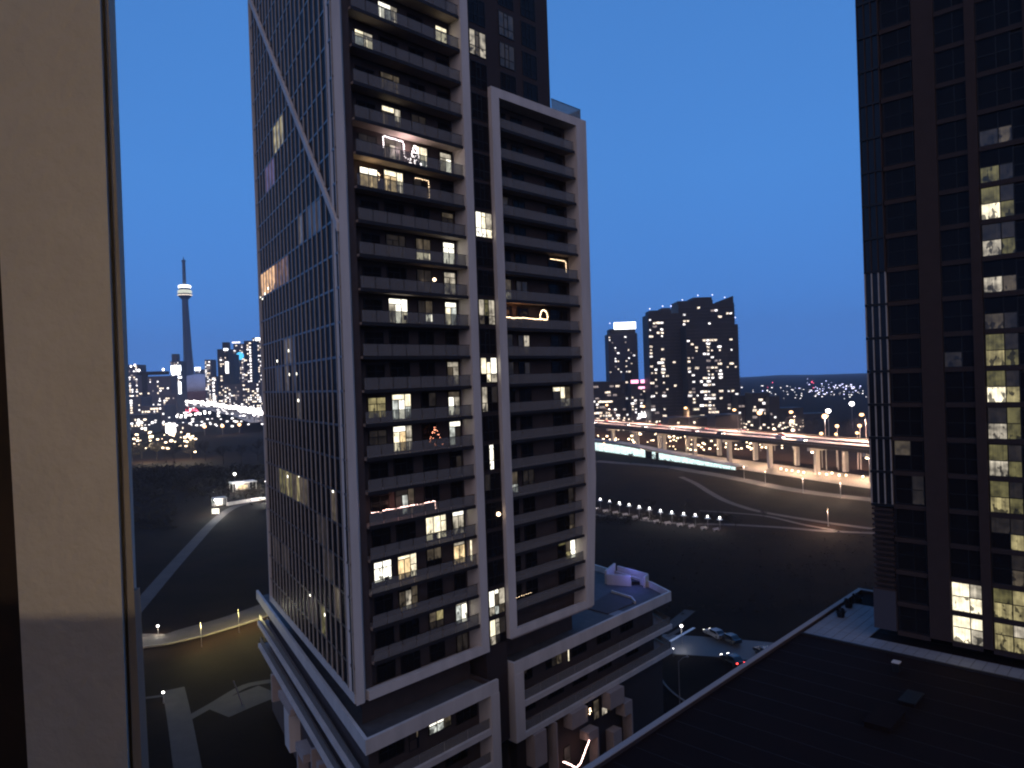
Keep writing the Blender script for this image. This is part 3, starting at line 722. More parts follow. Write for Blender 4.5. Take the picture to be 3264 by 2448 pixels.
bulbs('string_lights', [(6.05, 1.55, z6 + 1.35), (6.05, 1.55, z6 + 2.35), (6.2, 1.55, z6 + 2.48), (8.2, 1.55, z6 + 2.45), (8.35, 1.55, z6 + 2.3), (8.4, 1.5, z6 + 1.0), (8.9, 1.3, z6 + .75), (9.0, 1.2, z6 + .45)], .055, 'string_white', 'white string lights outlining a balcony door below the brightly lit ceiling', light=((8.2, .9, z6 + 1.7), 230, (1, .72, .74)))
t = thing('light_tree', 'small white glowing star topped tree on the balcony beside outlined door', 'christmas tree', C0, TR)
b = MB()
for i in range(70):
    hh = random.random(); rr = .60 * (1 - hh) + .09; aa = random.uniform(0, 2 * PI)
    b.ball((9.25 + rr * math.cos(aa), 1.0 + rr * math.sin(aa) * .6, z6 + .3 + hh * 1.75), .07, 5, 3)
b.build('bulbs', 'string_white', t, kind='stuff')
b = MB(); b.lathe([(.5, .3), (.36, .9), (.22, 1.5), (.03, 2.1)], 8, (9.25, 1.0, z6)); b.build('crown', 'twig', t)
b = MB(); b.lathe([(.05, 0), (.05, .3)], 6, (9.25, 1.0, z6)); b.build('stand', 'dark_metal', t)
bulbs('string_lights', [(3.45, 1.6, z7 + 2.05), (5.2, 1.6, z7 + 2.0), (5.5, 1.6, z7 + 1.9), (5.45, 1.6, z7 + 1.2)], .05, 'string_warm', 'warm string lights along the top of a bright corner window', light=((4.2, .9, z7 + 1.9), 22, (1, .66, .3)))
bulbs('string_lights', [(9.6, 1.6, z7 + 2.25), (11.3, 1.6, z7 + 2.25), (11.35, 1.6, z7 + .5)], .035, 'string_warm', 'thin string lights framing a dark window right of the warm window', n=16)
bulbs('string_lights', [(2.4, .35, z17 + 1.12), (3.5, .35, z17 + 1.05), (4.0, .3, z17 + 1.2), (5.0, .3, z17 + 1.1), (6.5, .3, z17 + 1.14), (8.0, .3, z17 + 1.08), (9.3, .3, z17 + 1.14), (9.6, .3, z17 + 1.15), (9.65, .3, z17 + .4)], .05, 'string_pink', 'pink string lights wound along the low balcony rail', n=46, light=((6.0, .9, z17 + 1.3), 22, (1, .42, .34)))
bulbs('string_lights', [(20.0, .28, lev(11) + 1.15), (21.0, .28, lev(11) + 1.05), (22.5, .28, lev(11) + 1.12), (24.0, .28, lev(11) + 1.05), (25.6, .28, lev(11) + 1.1)], .055, 'string_warm', 'warm string lights along a rail on the right framed block', n=24, light=((22.5, .9, lev(11) + 1.9), 30, (1, .45, .2)))
arch = [(26.0 + .62 * math.cos(a), .3, lev(11) + 1.35 + .75 * math.sin(a)) for a in [PI * i / 10 - .25 for i in range(0, 12)]]
bulbs('light_arch', arch + [(25.4, .3, lev(11) + 1.1), (26.6, .3, lev(11) + 1.05)], .06, 'string_warm', 'glowing light wreath arch beside the rail string on the right block', 'light wreath', n=20)
bulbs('string_lights', [(28.9, 1.6, lev(9) + 2.3), (31.5, 1.6, lev(9) + 2.25), (31.7, 1.6, lev(9) + 2.1), (31.7, 1.6, lev(9) + .9)], .035, 'string_warm', 'thin pale string lights bent around a dark window of the right block', n=26)
for q, (uu, vv, hh) in enumerate(((10.2, lev(15), 2.0),)):
    t = thing('christmas_tree', 'dark christmas tree with red and amber lights behind a balcony rail', 'christmas tree', C0, TR)
    b = MB(); b.lathe([(.55, .35), (.4, .9), (.24, 1.5), (.03, 2.1)], 9, (10.6, 1.1, vv)); b.build('crown', 'twig', t)
    b = MB()
    for i in range(34):
        h_ = random.random(); rr = .66 * (1 - h_) + .07; aa = random.uniform(0, 2 * PI)
        b.ball((10.6 + rr * math.cos(aa), 1.1 + rr * math.sin(aa), vv + .4 + h_ * 1.7), .035, 5, 3)
    b.build('bulbs', 'string_red', t, kind='stuff')
    b = MB(); b.lathe([(.05, 0), (.05, .35)], 6, (10.6, 1.1, vv)); b.build('stand', 'dark_metal', t)
t = thing('floor_lamp', 'bright round floor lamp glowing on a balcony above the bright windows', 'floor lamp', C0, TR)
b = MB(); b.ball((11.0, .9, lev(10) + 1.45), .17); b.build('lamp_shade', 'lamp_warm', t)
b = MB(); b.lathe([(.14, 0), (.14, .03), (.02, .05), (.02, 1.25)], 6, (11.0, .9, lev(10))); b.build('stand', 'dark_metal', t)
bulbs('string_lights', [(25.6, -.6, Z - 41.8), (27.0, -.6, Z - 42.8), (27.9, -.6, Z - 43.4), (28.6, -.6, Z - 43.2), (29.6, -.6, Z - 42.0), (30.3, -.6, Z - 41.2)], .075, 'string_pink', 'bright pinkish string lights hung in a v shape on the brick townhouse wall', n=34, light=((28, -1.2, Z - 42.4), 30, (1, .45, .35)))
t = bulbs('light_star', [(30.55, -.5, Z - 38.5), (30.8, -.5, Z - 37.9), (30.6, -.5, Z - 37.8), (30.9, -.5, Z - 38.3)], .08, 'string_warm', 'small cluster of glowing star bulbs above the brick townhouse wall', 'star light', n=5)
bulbs('string_lights', [(22.2, .2, lev(22) + .95), (25.6, .2, lev(22) + 1.0)], .045, 'string_warm', 'few tiny lamps in a row on the bottom beam of the right block', n=5)
bulbs('string_lights', [(21.0, 1.3, lev(21) + .9), (23.6, 1.3, lev(21) + .9)], .03, 'string_warm', 'faint row of tiny lamps behind the lowest balcony of the right block', n=7)
# folding chairs seen on lit balconies
def chair(u, off, z, label):
    t = thing('folding_chair', label, 'chair', TW(u, off, z), TR + random.uniform(-.6, .6))
    b = MB(); b.box(-.22, .22, -.2, .2, .42, .46); b.build('seat', 'dark_metal', t)
    b = MB(); b.box(-.22, .22, .18, .22, .46, .9); b.build('backrest', 'dark_metal', t)
    for sx_ in (-.2, .2):
        for sy in (-.18, .18):
            b = MB(); b.tube([(sx_, sy, 0), (sx_, sy, .42)], .018, 5); b.build('leg', 'dark_metal', t)
chair(7.6, 1.0, lev(11), 'dark chair in front of the brightest open balcony door')
chair(10.0, .9, lev(18), 'dark chair in front of the large yellow low window')
chair(4.4, 1.0, lev(19), 'dark chair before the bright white low corner window')

# ------------------------------------------------------------------ dark brick tower on the right
B0 = Vector((31.5, 64, 0)); bB = Vector((.7203, -.6937, 0))
rB = math.atan2(bB.y, bB.x)
K = thing('brick_tower', 'dark brick apartment tower with glazed corner and a column of lit windows', 'apartment tower', B0, rB)
BZ = Z - 22.9
TB = 100.0
# local: x = along facade (s), y = inward? (rot so +y = left of x: points away from the camera)
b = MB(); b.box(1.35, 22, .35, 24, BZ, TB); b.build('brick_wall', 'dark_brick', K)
b = MB(); b.box(-.35, 1.35, .6, 20, BZ, TB); b.build('corner_wall', 'dark_wall', K)
for s0, s1 in ((3.95, 5.55), (7.75, 8.45), (11.6, 13.2)):
    b = MB(); b.box(s0, s1, -.02, .35, BZ, TB); b.build('brick_pier', 'pier_brick', K)
blev = [-23.0, -20.45, -17.7, -14.9, -12.05, -9.15, -6.2, -3.3, -.4, 2.5, 5.4, 8.3, 11.2, 14.1, 17.0, 19.9, 22.85, 25.8, 28.75, 31.7, 34.7, 37.7, 40.7, 43.7, 46.7, 49.7, 52.7]
litK = {0: [B_, B_, Me, B_], 1: [B_, B_, B_, Me]}
lit2 = {0: [Ye, Ye, Ye, Me], 1: [Ye, 'lit_olive', Ye, Ye], 2: [None, None, Di, Fa], 3: [None, Fa, Ye, Fa], 4: [Ye, 'lit_olive', 'lit_olive', Fa], 5: [Me, 'lit_olive', 'lit_olive', Fa], 6: [Me, Fa, 'lit_olive', 'lit_olive'], 7: [B_, 'lit_olive', Ye, Fa],
        8: [Ye, 'lit_olive', 'lit_olive', Fa], 9: [Di, None, Fa, None], 10: [Me, None, Di, None], 11: [Me, Fa, 'lit_olive', Fa], 12: [B_, 'lit_olive', 'lit_olive', Fa], 13: ['lit_olive', None, Fa, None], 14: [Fa, None, Di, None]}
for j, z in enumerate(blev[:-1]):
    z += Z; h = blev[j + 1] - blev[j]
    # windows: three columns between the piers
    if j < 2: window('wv', K, 5.63, .25, z + .2, litK.get(j))
    else:
        window('wv', K, 5.63, .25, z + .2, [Fa, None, None, None] if j == 8 else None)
    window('wv', K, 8.55, .25, z + .2, lit2.get(j))
    window('ws', K, 10.75, .25, z + .25, [Ye, Di] if j < 2 else None)
    window('wv', K, 1.6, .25, z + .3, [None, None, Fa, Fa] if j == 4 else ([None, Di, None, None] if j == 5 else None))
    # spandrel ledges
    for s0, s1 in ((1.4, 3.95), (5.55, 7.75), (8.45, 11.6)):
        b = MB(); b.box(s0 + .01, s1 - .01, .1, .349, z - .22, z + .16); b.build('spandrel_ledge', 'pier_brick' if s0 < 2 else 'dark_brick', K)
    # glazed corner bay: transom, panes, mullions per storey
    if j >= 4:
        b = MB(); b.box(-.42, 1.33, .05, .62, z - .11, z + .11); b.build('corner_slab', 'dark_metal', K)
        for q in range(3):
            b = MB(); b.box(-.36 + q * .56, .16 + q * .56, .2, .24, z + .13, z + h - .13); b.build('glass_pane', 'glass_blue', K)
        for q in range(4):
            b = MB(); b.box(-.42 + q * .56, -.33 + q * .56, .06, .3, z + .112, z + h - .112); b.build('mullion', 'light_metal' if j < 11 else 'pier_brick', K)  # reflected expressway light put into the paler colour of the lower mullions
    elif j >= 1:
        for q in range(6):
            b = MB(); b.box(-.4, 1.3, .1, .5, z + q * h / 6, z + q * h / 6 + h / 14); b.build('louvre', 'pier_brick', K)
b = MB(); b.box(-.45, 1.34, -.02, .598, BZ, Z - 19.5); b.build('base_block', 'far_body', K)

# ------------------------------------------------------------------ low building whose roof carries the brick tower
RZ = Z - 24.0
P1 = Vector((34.0, 75.8, 0)) + dR * 3.5
rL = math.atan2(dR.y, dR.x)
Lw = thing('low_building', 'wide dark flat roof building with a pale parapet line below the brick tower', 'building', (P1.x, P1.y, 0), rL)
# local x along dR, local y: left of dR (towards street) ; the building lies at -y
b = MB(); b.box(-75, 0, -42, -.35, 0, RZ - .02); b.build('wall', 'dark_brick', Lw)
b = MB(); b.box(-74.6, -.36, -41.6, -.36, RZ - .018, RZ); b.build('roof', 'roof_gravel', Lw)
b = MB(); b.box(-75, 0, -.35, 0, 0, RZ + .28); b.build('parapet', 'dark_brick', Lw)
b = MB(); b.box(-75.05, .05, -.37, .06, RZ + .282, RZ + .36); b.build('coping', 'deck_concrete', Lw)
b = MB(); b.box(-.35, 0, -42, -.352, 0, RZ + .28); b.build('parapet', 'dark_brick', Lw)
b = MB(); b.box(-.37, .05, -42, -.372, RZ + .282, RZ + .36); b.build('coping', 'deck_concrete', Lw)
# paver terrace round the tower foot
def inL(v): d = Vector((v.x - P1.x, v.y - P1.y, 0)); return (d.dot(dR), d.dot(Vector((-dR.y, dR.x, 0))))
q0 = inL(B0 + bB * (-.6) - Vector((.6937, .7203, 0)) * 2.4)
b = MB(); pn = Vector
py = q0[1]
for i in range(14):
    for j in range(24):
        x0 = q0[0] + i * .82; y1 = -.5 - j * .82
        if y1 - .8 < py + .0 and i > 2: continue
        if x0 + .8 > -.4: continue
        b.box(x0 + .01, x0 + .8, y1 - .79, y1 - .01, RZ + .001, RZ + .06 + random.uniform(0, .01))
b.build('paver', 'paver', Lw, kind='stuff')
b = MB()
for i in range(3):
    for j in range(30):
        x0 = q0[0] + i * .82; y1 = -20.5 - j * .82
        b.box(x0 + .01, x0 + .8, y1 - .79, y1 - .01, RZ + .001, RZ + .06 + random.uniform(0, .01))
b.build('paver', 'paver', Lw, kind='stuff')
b = MB(); b.box(q0[0] - .25, q0[0] - .01, -41.5, -.5, RZ + .001, RZ + .16); b.build('paver_edging', 'slab_edge', Lw)
# dark planters on the pavers
for i, (x, y) in enumerate(((1760, 1960), (2680, 1966), (2705, 1936), (2735, 1920))):
    if i == 0: continue
    p = gp(x, y, RZ + .06)
    t = thing('roof_planter', ['', 'dark round planter nearest the paver edge on the lit terrace', 'dark round planter in the middle of the paved roof terrace', 'dark round planter farthest back by the roof parapet'][i], 'planter', p)
    b = MB(); b.lathe([(.32, 0), (.42, .45), (.36, .45), (.34, .38)], 10); b.build('pot', 'dark_metal', t)
    b = MB()
    for k in range(60):
        c = Vector((random.uniform(-.4, .4), random.uniform(-.4, .4), random.uniform(.4, .8))); e = Vector((random.uniform(-1, 1), random.uniform(-1, 1), random.uniform(-1, 1))).normalized() * .14; g = e.cross(Vector((.3, .4, .8))).normalized() * .06
        b.quad(c - e - g, c + e - g, c + e + g, c - e + g)
    b.build('foliage', 'twig', t)
def roofbox(name, label, cat, x, y, w, d, h, mat, cap):
    p = gp(x, y, RZ); t = thing(name, label, cat, (p.x, p.y, RZ), rL)
    b = MB(); b.box(-w / 2, w / 2, -d / 2, d / 2, 0, h); b.build('casing', mat, t)
    b = MB(); b.box(-w / 2 - .06, w / 2 + .06, -d / 2 - .06, d / 2 + .06, h + .002, h + .09); b.build('lid', cap, t)
roofbox('roof_vent', 'small pale roof vent standing alone on the dark roof', 'roof vent', 2858, 2140, .45, .45, .7, 'dark_metal', 'cladding')
roofbox('roof_hatch', 'long low dark roof hatch with a faint pale rim', 'roof hatch', 2820, 2300, 3.2, 1.6, .3, 'roof_gravel', 'roof_gravel')
roofbox('roof_curb', 'second flat dark roof curb beyond the long hatch on dark roof', 'roof hatch', 2905, 2235, 2.2, 1.0, .25, 'roof_gravel', 'dark_metal')
b = MB()
for i in range(30): b.box(-74 + i * 2.4, -73.96 + i * 2.4, -41.4, -.6, RZ + .0005, RZ + .012)
b.build('membrane_seam', 'slab_edge', Lw, kind='stuff')
# the thin pipe along the roof at the bottom
p = gp(2232, 2400, RZ)
t = thing('roof_pipe', 'thin bent pipe on the street side of the low roof', 'pipe', (0, 0, 0))
b = MB(); b.tube([gp(2255, 2365, 14), gp(2238, 2400, 14), gp(2234, 2425, 14), gp(2258, 2448, 14)], .05, 6); b.build('pipe', 'pole_metal', t)

# ------------------------------------------------------------------ the photographer's own building
O = thing('balcony_building', 'beige stucco balcony pillar close to the camera at the left edge', 'building', (0, 0, 0))
def PX(x, y, Y): return dp(x, y, Y)
zt, zb_ = Z + 1.6, Z - 1.45
# pillar front: edges follow the photograph at two metres
def edge(x0, y0, x1, y1, Y):
    a, c = dp(x0, y0, Y), dp(x1, y1, Y)
    t0 = (zt - a.z) / (c.z - a.z); t1 = (zb_ - a.z) / (c.z - a.z)
    return a.lerp(c, t1), a.lerp(c, t0)
lb, lt = edge(-46, 0, 89, 2448, 2.02); rb, rt = edge(318, 0, 408, 2448, 1.98)
def slabv(bot, top, nm_, mat, parent, dy=.25):
    (l0, r0), (l1, r1) = bot, top
    e = Vector((-.09, dy, 0))
    b = MB(); b.hexa([l0, r0, r0 + e, l0 + e, l1, r1, r1 + e, l1 + e]); return b.build(nm_, mat, parent)
slabv((lb, rb), (lt, rt), 'pillar', 'stucco', O)
r2b, r2t = edge(345, 0, 452, 2448, 2.012)
slabv((rb + Vector((.002, .024, 0)), r2b), (rt + Vector((.002, .024, 0)), r2t), 'pillar_return', 'trim', O, .12)
# thicker window trim on the lower half
ta, tb2 = dp(392, 1890, 2.05), dp(448, 2448, 2.05)
b = MB(); b.hexa([tb2 + Vector((-.02, 0, -.2)), tb2 + Vector((.004, 0, -.2)), tb2 + Vector((.0, .05, -.2)), tb2 + Vector((-.02, .05, -.2)), ta + Vector((0, 0, 0)), ta + Vector((.026, 0, 0)), ta + Vector((.022, .05, 0)), ta + Vector((0, .05, 0))])
b.build('trim_strip', 'trim', O)
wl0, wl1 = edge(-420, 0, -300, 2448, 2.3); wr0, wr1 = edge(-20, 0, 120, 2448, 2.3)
slabv((wl0, wr0), (wl1, wr1), 'side_wall', 'stucco_shaded', O, .2)  # shade of the panel turned from the light is put into its colour
b = MB(); b.box(-3.2, 3.0, -3.0, .55, Z - 1.85, Z - 1.62); b.build('balcony_floor', 'slab', O)
b = MB(); b.box(-3.2, 3.0, -3.0, .55, Z + 1.15, Z + 1.4); b.build('balcony_ceiling', 'slab', O)
b = MB(); b.box(-1.9, 2.6, .30, .315, Z - 1.6, Z - .416); b.build('glass_guard', 'own_guard', O)
b = MB(); b.box(-8, 8, -3.4, -3.0, Z - 12, Z + 12); b.build('facade_wall', 'stucco', O)
lamp('POINT', 'room_light', (.35, -1.6, Z - .2), 150, (1.0, .78, .50), .02, O)

# ------------------------------------------------------------------ elevated expressway
E0 = Vector((140, 284, 0)); E1 = Vector((55, 490, 0))
ed = (E1 - E0).normalized(); en = Vector((ed.y, -ed.x, 0))      # en: away to the far side (right)
if en.x < 0: en = -en
EX = thing('elevated_expressway', 'long elevated concrete expressway on tall piers glowing pink under its lamps', 'overpass', (E0.x, E0.y, 0), math.atan2(ed.y, ed.x))
eside = 1 if en.dot(Vector((-ed.y, ed.x, 0))) > 0 else -1
def EY(v): return v * eside
X0, X1 = -150, 620
DZ = 14.0
def ebox(b, x0, x1, y0, y1, z0, z1): b.box(x0, x1, min(EY(y0), EY(y1)), max(EY(y0), EY(y1)), z0, z1); return b
ebox(MB(), X0, X1, 0, 27, DZ - .5, DZ - .02).build('deck', 'deck_concrete', EX)
ebox(MB(), X0, X1, .45, 26.55, DZ - .018, DZ).build('road_surface', 'deck_road', EX)
for y in (0.0, 26.6): ebox(MB(), X0, X1, y, y + .4, DZ - .9, DZ + .75).build('barrier', 'fascia', EX)
ebox(MB(), X0, X1, 13.2, 13.7, DZ + .002, DZ + .8).build('median_barrier', 'deck_concrete', EX)
for y in (1.0, 7.5, 14, 20.5, 25.2): ebox(MB(), X0, X1, y, y + .7, DZ - 2.0, DZ - .502).build('girder', 'fascia', EX)
for i in range(26):
    x = -140 + i * 29
    ebox(MB(), x, x + 1.6, .6, 26.4, DZ - 3.4, DZ - 2.002).build('pier_cap', 'deck_concrete', EX)
    for y in (4.0, 20.5): ebox(MB(), x + .1, x + 1.5, y, y + 2.2, 0, DZ - 3.402).build('pier', 'deck_concrete', EX)
def exw(x, y, z): v = E0 + ed * x + (en * y); return Vector((v.x, v.y, z))
# lamps on the deck
def street_lamp(name, label, loc, h, arm, mat, rotz=0, power=0, color=(1, .6, .45), group=None, r=.45, spot=None, pr=.12):
    t = thing(name, label, 'street lamp', loc, rotz, group)
    b = MB(); b.lathe([(pr * 1.5, 0), (pr * 1.5, .4), (pr, .45), (pr * .6, h)], 6); b.build('pole', 'pole_metal', t)
    if arm:
        b = MB(); b.tube([(0, 0, h - .05), (arm * .5, 0, h + .35), (arm, 0, h + .4)], pr * .5, 5); b.build('arm', 'pole_metal', t)
    b = MB(); b.ball((arm, 0, h + .35), r, 8, 5, .7); b.build('lamp_head', mat, t)
    if power: lamp('SPOT' if spot else 'POINT', 'lamp_light', (arm, 0, h + .0 - r * .8), power, color, .35, t, spot)
    return t
PINK = (1.0, .60, .42)
deckl = [(-92, 11), (-52, 11), (-12, 11), (28, 11), (70, 11), (112, 11), (156, 11), (202, 11), (250, 11), (300, 11), (352, 11)]
dn = ['nearest', 'second nearest', 'third nearest', 'fourth nearest', 'fifth nearest', 'sixth nearest', 'seventh nearest', 'eighth nearest', 'ninth nearest', 'tenth nearest', 'farthest']
for i, (x, h) in enumerate(deckl):
    street_lamp('street_lamp', dn[i] + ' orange lamp on the far edge of the elevated expressway', exw(x, 26.9, DZ), h, 2.2, 'lamp_orange', math.atan2(-en.y, -en.x), 170000, PINK, 'lamps on the expressway deck', .95, 160)
# under-deck lights, along the near edge and on the street below
for i in range(9):
    x = -60 + i * 29 + 12
    street_lamp('street_lamp', ordinal(i) + ' tall lamp from the right among the expressway piers', exw(x, 8, 0), 9.0, 1.2, 'lamp_warm', math.atan2(-en.y, -en.x), 22000, (1.0, .70, .46), 'lamps under the expressway', .55)
UL = [(2489, 1494), (2507, 1498), (2525, 1500), (2545, 1503), (2562, 1506), (2612, 1509), (2635, 1512), (2652, 1508), (2675, 1515), (2697, 1515), (2751, 1520)]
for i, (x, y) in enumerate(UL):
    p = gp(x, y, 1.2)
    t = thing('bollard_light', ordinal(i) + ' from the left of the low warm lights under the expressway', 'bollard light', (p.x, p.y, 0), 0, 'low lights under the expressway')
    b = MB(); b.lathe([(.12, 0), (.12, .9)], 6); b.build('post', 'pole_metal', t)
    b = MB(); b.ball((0, 0, 1.2), .42, 7, 4); b.build('lamp_head', 'lamp_warm', t)
    if i % 2 == 0: lamp('POINT', 'lamp_light', (0, 0, 1.9), 2600, (1.0, .66, .40), .3, t)
ribbon('road', [exw(-150, 6, 0)[:2], exw(120, 4, 0)[:2], exw(400, 6, 0)[:2]], 26, 0.006, 'under_road')
# lamp in the park beside the expressway path and its warm pools of light
for i, (x, y, pw_) in enumerate(((2372, 1527, 5000), (2440, 1546, 8000), (2560, 1572, 6000), (2680, 1588, 8000))):
    p = gp(x, y)
    street_lamp('park_lamp', ['leftmost', 'second', 'third', 'rightmost'][i] + ' slim lamp along the wide path below the expressway', p, 5.0, .0, 'lamp_warm', 0, pw_, (1.0, .74, .52), 'lamps along the wide park path', .16)
p = gp(2640, 1678); street_lamp('park_lamp', 'lone lamp where the narrow park paths meet near the brick tower', p, 4.6, 0, 'lamp_warm', 0, 8000, (1, .62, .42), None, .10)
# row of twelve small lamps
RLP = [(1913, 1590), (1943, 1596), (1974, 1601), (2005, 1607), (2037, 1614), (2070, 1619), (2105, 1626), (2141, 1631), (2179, 1636), (2216, 1640), (2255, 1645), (2294, 1649)]
for i, (x, y) in enumerate(RLP):
    p = gp(x, y, 3.6)
    t = thing('park_lamp', ordinal(i) + ' from the left in the row of small white park lamps', 'street lamp', (p.x, p.y, 0), 0, 'row of small park lamps')
    b = MB(); b.lathe([(.10, 0), (.10, .3), (.06, .32), (.05, 3.3)], 6); b.build('pole', 'pole_metal', t)
    b = MB(); b.ball((0, 0, 3.55), .26, 8, 5); b.build('lamp_head', 'lamp_white', t)
    b = MB(); b.lathe([(.9, 2.95), (.3, 3.25)], 8); b.build('lamp_shade', 'white_paint', t)
    lamp('POINT', 'lamp_light', (0, 0, 3.1 - .5), 900, (1, .92, .86), .1, t)
# pale seats beneath the lamps
for i, (x, y) in enumerate(RLP):
    p = gp(x, y, 3.6) - Vector((1.6, 1.8, 0)); 
    t = thing('park_bench', 'pale bench under the ' + ordinal(i) + ' lamp from the left in the lamp row', 'bench', (p.x, p.y, 0), .5, 'benches under the row of park lamps')
    b = MB(); b.box(-1.1, 1.1, -.25, .25, .42, .5); b.build('seat', 'deck_concrete', t)
    for q in (-.85, .85): b = MB(); b.box(q - .06, q + .06, -.22, .22, 0, .418); b.build('leg', 'slab', t)
    b = MB(); b.box(-1.1, 1.1, .22, .29, .5, .95); b.build('backrest', 'deck_concrete', t)

# ------------------------------------------------------------------ glowing hall beside the park
h0 = gp(1850, 1430); h1 = gp(2345, 1500)
hd = (h1 - h0); hl = hd.length; hd = hd / hl
H = thing('visitor_hall', 'long low hall with a glowing pale green glass front beside the park', 'hall', h0, math.atan2(hd.y, hd.x))
def hh(x): return 6.6 - 4.6 * min(1, max(0, (x / hl - .3) / .7)) 
npz = 46
for i in range(npz):
    a0 = hl * i / npz; a1 = hl * (i + 1) / npz - .12
    if i in (23, 24, 26): mt = 'glass_dark'
    else: mt = 'hall_glow'
    b = MB(); b.hexa([(a0, 0, .2), (a1, 0, .2), (a1, .12, .2), (a0, .12, .2), (a0, 0, hh(a0) * .78), (a1, 0, hh(a1) * .78), (a1, .12, hh(a1) * .78), (a0, .12, hh(a0) * .78)]); b.build('glass_panel', mt, H)
    if i % 2 == 0:
        b = MB(); b.box(a1, a1 + .12, -.06, .2, 0, hh(a1) * .8); b.build('mullion', 'dark_metal', H)
for i in range(12):
    a0 = hl * i / 12; a1 = hl * (i + 1) / 12
    b = MB(); b.hexa([(a0, .3, hh(a0) * .82), (a1, .3, hh(a1) * .82), (a1, 7, hh(a1) * .82), (a0, 7, hh(a0) * .82), (a0, -.4, hh(a0)), (a1, -.4, hh(a1)), (a1, 7, hh(a1)), (a0, 7, hh(a0))]); b.build('roof', 'deck_concrete', H)
b = MB(); b.box(0, hl * .98, .3, 7, 0, 1.6); b.build('wall', 'dark_wall', H)
b = MB()
for i in range(22):
    a0 = hl * (.62 + .36 * i / 22); b.box(a0, a0 + hl * .36 / 22 - .3, 7.2, 7.3, .2, 1.8)
b.build('rear_panels', 'hall_glow', H, kind='stuff')

# ------------------------------------------------------------------ far buildings
def cells_on(b_front, x0, x1, z0, z1, dx, dz, p, y, rng, cl=None):
    out = []
    nx = int((x1 - x0) / dx); nz_ = int((z1 - z0) / dz)
    colp = [rng.choice((.35, .7, 1, 1.5)) for _ in range(nx)]
    for i in range(nx):
        for j in range(nz_):
            if rng.random() < p * colp[i] * (cl(i / nx, j / nz_) if cl else 1): out.append((x0 + (i + .5) * dx, z0 + (j + .5) * dz))
    return out
WM = {}
for nme, (w, h) in {'s': (1.5, 1.5), 'm': (2.4, 1.7), 'l': (3.6, 1.8)}.items():
    for mt in ('far_window_warm', 'far_window_white', 'far_window_dim'):
        b = MB(); b.box(-w / 2, w / 2, -.12, .05, -h / 2, h / 2); WM[(nme, mt)] = b.mesh('window', mt)
def far_tower(name, label, px0, px1, pytop, Y, depth, body='far_body_dark', p=.16, rot=0, cell=(3.4, 3.0), maxw=150, slabs=True, cl=None, zbase=0, top_dark=0, seed=1, group=None, cat='tower block', single=True, ksz=('s', 'm', 'm', 'l'), wmix=(.45, .35, .2), zcut=0):
    rng = random.Random(seed)
    a = dp(px0, pytop, Y); c = dp(px1, pytop, Y)
    w = c.x - a.x; top = (a.z + c.z) / 2
    t = thing(name, label, cat, ((a.x + c.x) / 2, Y, 0), rot, group)
    b = MB(); b.box(-w / 2, w / 2, 0, depth, zbase, top); b.build('wall', body, t)
    if slabs:
        b = MB(); z = zbase + 6
        while z < top - 2: b.box(-w / 2 - .9, -w / 2 + w * .22, -.9, 2, z, z + .25); b.box(w / 2 - w * .25, w / 2 + .9, -.9, 3, z, z + .25); b.box(-w * .1, w * .12, -.9, 1, z, z + .25); z += cell[1]
        z = zbase + 6
        while z < top - 2: b.box(-w / 2 - .12, w / 2 + .12, -.05, .3, z + .3, z + .6); z += cell[1]
        b.build('balcony_slab', 'far_slab', t, kind='stuff')
    ws = cells_on(None, -w / 2, w / 2, zbase + 4 + zcut, top - 2 - top_dark, cell[0], cell[1], p, 0, rng, cl)
    rng.shuffle(ws)
    if single:
        for (x, z) in ws[:maxw]:
            r = rng.random(); mt = 'far_window_warm' if r < wmix[0] else ('far_window_white' if r < wmix[0] + wmix[1] else 'far_window_dim')
            obj('window', WM[(rng.choice(ksz), mt)], t, (x + rng.uniform(-.3, .3), -.06 if not slabs else -.06, z))
    else:
        sets = {}
        for (x, z) in ws:
            r = rng.random(); mt = 'far_window_warm' if r < wmix[0] else ('far_window_white' if r < wmix[0] + wmix[1] else 'far_window_dim')
            ww = rng.choice((1.4, 2.0, 2.6, 3.4)) * cell[0] / 3.6; hh_ = .6 * cell[1]
            sets.setdefault(mt, MB()).box(x - ww / 2, x + ww / 2, -.15, .05, z - hh_ / 2, z + hh_ / 2)
        for mt, q in sets.items(): q.build('window', mt, t, kind='stuff')
    return t, w, top
def roof_lights(t, pts, r=.5, mat='lamp_blue'):
    for (x, z) in pts:
        b = MB(); b.ball((x, 1, z), r, 6, 4); b.build('roof_light', mat, t)
# three towers beyond the expressway
t, w, top = far_tower('tower_block', 'slim grey tower with a bright white lit crown left of the dark pair', 1938, 2031, 1063, 820, 30, 'far_body', .20, seed=3, cell=(3.0, 3.0), ksz=('s', 's', 'm'))
b = MB(); b.box(-w * .43, w * .45, 2, 26, top, top + 5.5); b.build('crown', 'far_body_dark', t)
b = MB(); b.box(-w * .28, w * .46, -.2, 1.9, top + 5, top + 12.5); b.build('lit_crown', 'sky_lobby', t)
roof_lights(t, [(-w * .42, top + 12)])
t, w, top = far_tower('tower_block', 'dark stepped tower standing left against the tallest tower', 2066, 2172, 1000, 660, 30, 'far_body_dark', .22, seed=5, cl=lambda x, y: 1.5 if x < .45 else .9)
b = MB(); b.prism([(-w * .45, 3), (-w * .1, 1), (w * .2, 1), (w * .2, 22), (-w * .45, 22)], top, top + 3.4); b.build('crown', 'far_body_dark', t)
b = MB(); b.box(-w * .06, w * .2, 4, 20, top + 3.4, top + 5.6); b.build('penthouse', 'far_body', t)
roof_lights(t, [(-w * .44, top + 5.0), (-w * .05, top + 7), (w * .2, top + 6.8)])
